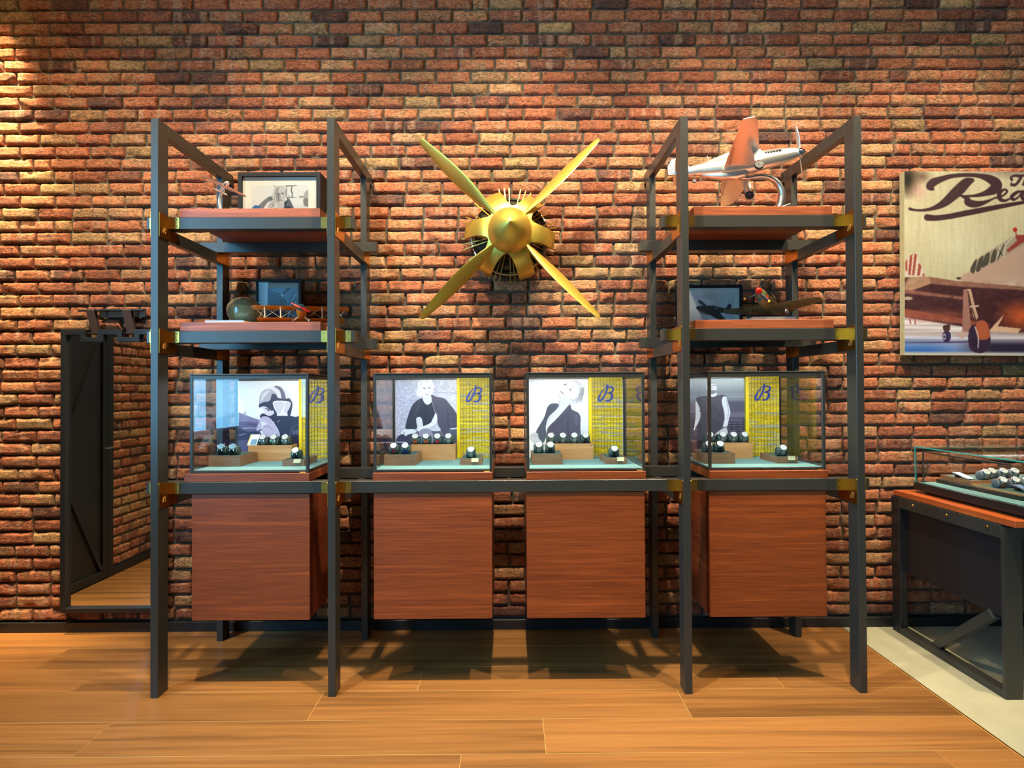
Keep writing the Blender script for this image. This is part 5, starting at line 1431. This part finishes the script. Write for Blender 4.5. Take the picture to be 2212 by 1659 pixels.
    p.poly([(1058, 1300), (1110, 1264), (1158, 1290), (1178, 1380), (1176, 1480), (1120, 1520), (1042, 1510), (1010, 1450), (1016, 1340)], (58, 34, 62)); p.poly([(1066, 1300), (1110, 1266), (1156, 1292), (1176, 1390), (1130, 1420), (1084, 1400)], (190, 100, 62), True, 2)
    p.stroke([(1062, 1320, 9), (1086, 1400, 9), (1084, 1480, 8)], (226, 200, 190)); p.ell(1060, 1440, 22, 34, (40, 26, 56), 1)
    p.ell(840, 1394, 34, 46, (62, 44, 82)); p.ell(822, 1396, 13, 24, (206, 196, 206)); p.ell(822, 1396, 7, 14, (70, 52, 86)); p.poly([(814, 1312), (866, 1302), (862, 1348), (822, 1352)], (86, 48, 46))
    p.poly([(548, 1250), (562, 1250), (566, 1300), (552, 1296)], (186, 110, 96), False); p.poly([(592, 1256), (604, 1258), (600, 1302), (588, 1298)], (186, 110, 96), False)
    # lettering
    ink = (66, 36, 42)
    p.stroke([(735, 248, 26), (712, 228, 56), (742, 196, 62), (800, 172, 46), (880, 148, 34), (980, 138, 30), (1090, 142, 34), (1180, 168, 62), (1232, 208, 84), (1216, 246, 78), (1150, 278, 44), (1070, 298, 24), (990, 302, 14)], ink)
    p.stroke([(1046, 178, 30), (1000, 196, 70), (950, 244, 84), (890, 300, 78), (820, 360, 58), (740, 398, 32), (660, 414, 20), (590, 412, 18), (558, 404, 24)], ink)
    p.stroke([(952, 298, 16), (1000, 318, 36), (1012, 350, 58), (1060, 364, 54), (1120, 356, 36), (1180, 334, 18), (1230, 310, 12)], ink)
    p.stroke([(692, 470, 50), (760, 474, 44), (860, 462, 42), (980, 438, 44), (1120, 410, 42), (1260, 382, 36), (1400, 356, 28), (1560, 326, 18)], ink)
    p.stroke([(1236, 318, 12), (1290, 292, 16), (1316, 262, 16), (1290, 250, 18), (1254, 282, 32), (1262, 324, 32), (1300, 336, 20), (1350, 312, 12)], ink)
    p.stroke([(1432, 262, 14), (1392, 270, 24), (1352, 304, 30), (1366, 328, 22), (1404, 306, 14), (1440, 262, 20), (1432, 310, 28), (1456, 328, 18), (1480, 316, 10)], ink)
    p.stroke([(1372, 206, 14), (1348, 216, 14), (1350, 196, 12)], ink); p.stroke([(1352, 172, 22), (1346, 152, 16), (1380, 140, 20), (1420, 144, 22), (1462, 134, 10)], ink); p.stroke([(1428, 146, 20), (1404, 186, 22), (1376, 216, 18), (1350, 214, 12)], ink)
    p.stroke([(1470, 142, 18), (1440, 212, 16)], ink); p.stroke([(1446, 190, 10), (1474, 172, 16), (1468, 206, 14), (1484, 210, 8)], ink)
    p.c = 255*(p.c.clip(0, 255)/255)**1.12*np.array([.76, .77, .84])
    for _ in range(26):
        x, y = 640+rnd.random()*640, 140+rnd.random()*340
        p.stroke([(x, y, 3), (x+rnd.uniform(-40, 40), y+rnd.uniform(-30, 30), 2)], (150, 124, 104), False, a=.35)
    return p
x0, z0 = 2.331, 1.616
pic_canvas().build('print', x0, x0+CWD, z0, z0+CHT, -.0686, M['canvas'], cv)
edge = plain('canvas_edge', lin(188, 178, 132), .7, bump=.2, bscale=60, var=.25)
MB().box(x0, x0+CWD, -.0680, -.024, z0, z0+CHT).build('stretcher', edge, cv, bevel=.002)
cv.rotation_euler = (0, math.radians(.55), 0)

# ------------------------------------------------------------------ display table on the right
tb = thing('display_table', 'black steel display table with an orange wood top against the brick wall', 'table', (2.8, -.45, 0))
TX = 2.251
def end_frame(x, flip=1):
    fx = lambda a, b: (x+a, x+b) if flip > 0 else (x-b, x-a)
    a, b = fx(0, .082)
    MB().box(a, b, -.832, -.812, 0, .782).build('front_leg', M['steel'], tb, bevel=.003, seg=2)
    a, b = fx(0, .042)
    MB().box(a, b, -.122, -.052, 0, .790).build('back_leg', M['black'], tb, bevel=.002)
    a, b = fx(0, .030)
    MB().box(a, b, -.812, -.122, .728, .792).build('top_rail', M['steel'], tb, bevel=.0015)
    a, b = fx(0, .050)
    MB().box(a, b, -.812, -.122, .0, .036).build('bottom_rail', M['steel'], tb, bevel=.0015)
    a, b = fx(.032, .047)
    MB().box(a, b, -.815, -.118, .356, .786).build('side_panel', M['black'], tb, bevel=.001)
    c = x+flip*.040
    MB().bar((c, -.352, .030), (c, -.728, .353), .044, .040, (1, 0, 0)).build('brace', M['steel'], tb, bevel=.0015)
    for y in (-.237, -.487, -.741):
        MB().lathe([(.0075, 0), (.0075, .002), (.006, .005), (.002, .0062)], (x-flip*.0003, y, .765), (-flip, 0, 0), 16).build('bolt', M['brass'], tb, smooth=True, angle=40)
end_frame(TX); end_frame(3.75, -1)
MB().box(TX+.004, 3.75-.004, -.886, -.070, .7935, .8245).build('table_top', M['tabletop'], tb, bevel=.002)
MB().box(TX+.083, 3.75-.083, -.820, -.800, .40, .735).build('front_panel', M['black'], tb, bevel=.002)
MB().box(TX+.083, 3.75-.083, -.828, -.806, .735, .790).build('front_rail', M['steel'], tb, bevel=.002)
MB().box(TX+.083, 3.75-.083, -.100, -.080, .735, .790).build('back_rail', M['steel'], tb, bevel=.002)
HX0, HX1, HY0, HY1, HZ0, HZ1 = 2.322, 3.62, -.874, -.153, .882, 1.088
tv = thing('tabletop_case', 'clear glass hood on a black base standing on the orange table top', 'display case', (2.97, -.47, .8248))
MB().box(HX0+.035, HX1-.035, HY0+.035, HY1-.035, .8248, .840).build('plinth', M['black_wood'], tv)
MB().box(HX0-.005, HX1+.005, HY0-.005, HY1+.005, .8402, HZ0).build('base', M['black_wood'], tv, bevel=.0025)
MB().box(HX0+.012, HX1-.012, HY0+.012, HY1-.012, HZ0+.0002, HZ0+.0022).build('felt_floor', M['felt'], tv)
g = .006
MB().box(HX0, HX0+g, HY0+g, HY1-g, HZ0+.0004, HZ1-g).build('side_pane', M['glass'], tv)
MB().box(HX1-g, HX1, HY0+g, HY1-g, HZ0+.0004, HZ1-g).build('side_pane', M['glass'], tv)
MB().box(HX0+g, HX1-g, HY0, HY0+g, HZ0+.0004, HZ1-g).build('front_pane', M['glass'], tv)
MB().box(HX0+g, HX1-g, HY1-g, HY1, HZ0+.0004, HZ1-g).build('back_pane', M['glass'], tv)
MB().box(HX0+g, HX1-g, HY0+g, HY1-g, HZ1-g, HZ1).build('top_pane', M['glass'], tv)
for y in (HY0, HY1-g): MB().box(HX0, HX0+g, y, y+g, HZ0+.0004, HZ1).build('glass_edge', M['tealglass'], tv)
MB().box(HX0, HX0+g, HY0+g, HY1-g, HZ1-g, HZ1).build('glass_edge', M['tealglass'], tv)
for y in (HY0, HY1-.004): MB().box(HX0+g, HX1, y, y+.004, HZ1-.003, HZ1).build('glass_edge', M['tealglass'], tv)
lx = 2.362
MB().tube([(lx, -.165, HZ0+.0024), (lx, -.165, 1.052)], .0052, 10).build('light_post', M['steel'], tv, smooth=True, angle=40)
MB().lathe([(.014, 0), (.014, .005)], (lx, -.165, HZ0+.0024), (0, 0, 1), 14).build('post_foot', M['steel'], tv)
MB().box(lx-.004, lx+.004, -.74, -.160, 1.052, 1.060).build('light_bar', M['steel'], tv)
MB().box(lx+.004, HX1-.06, -.169, -.161, 1.052, 1.060).build('light_bar', M['steel'], tv)
area(2.75, -.20, 1.048, 2.75, -.45, .92, .7, .012, 2.2, (1, .98, .95), 'case_light')
tz = HZ0+.0024
MB_t = thing('black_tray', 'black tray inside the tabletop glass hood holding wooden risers', 'tray', (2.8, -.45, tz))
MB().box(2.42, 3.30, -.735, -.186, tz, tz+.020).build('tray', M['black_wood'], MB_t, bevel=.001)
tz2 = tz+.0202
riser(2.44, 3.28, -.412, -.192, tz2, tz2+.026, M['riser_dark'], 'raised wooden riser at the back of the black tray under the glass hood', False)
riser(2.44, 3.28, -.728, -.4125, tz2, tz2+.007, M['riser'], 'thin rimmed wooden riser at the front of the black tray under the glass hood', False)
TN = ('first', 'second', 'third', 'fourth')
for k, (x, y) in enumerate(((2.535, -.372), (2.597, -.336), (2.659, -.336), (2.720, -.336))):
    watch(x, y, tz2+.0242, f'{TN[k]} in back row', 'steel', 'white', 'watches under the glass hood', 'cushion_grey', case_='tabletop case')
for k, (x, s_) in enumerate(((2.502, 'brown'), (2.566, 'brown'), (2.628, 'steel'))):
    watch(x, -.515, tz2+.0052, f'{TN[k]} in front row', s_, 'white', 'watches under the glass hood', 'cushion_grey', case_='tabletop case')
for k, (x, y, z, lab) in enumerate(((2.462, -.330, tz2+.0242, 'in the back row'), (2.520, -.640, tz2+.0072, 'in the front row'))):
    t = thing('info_plate', f'tilted grey plate with blue print {lab} under the tabletop glass hood', 'plate', (x, y, z))
    pl = MB().box(-.022, .022, -.055, .055, 0, .003).build('plate', M['cushion_grey'], t, bevel=.0006, local=True)
    MB().box(-.017, .017, -.048, .048, .0032, .0036).build('print', M['card_blue'], pl, local=True)
    pl.location = (0, 0, .014); pl.rotation_euler = (math.radians(11), 0, 0)
    MB().box(-.012, .012, .030, .044, 0, .016).build('rest', M['black'], t, local=True)
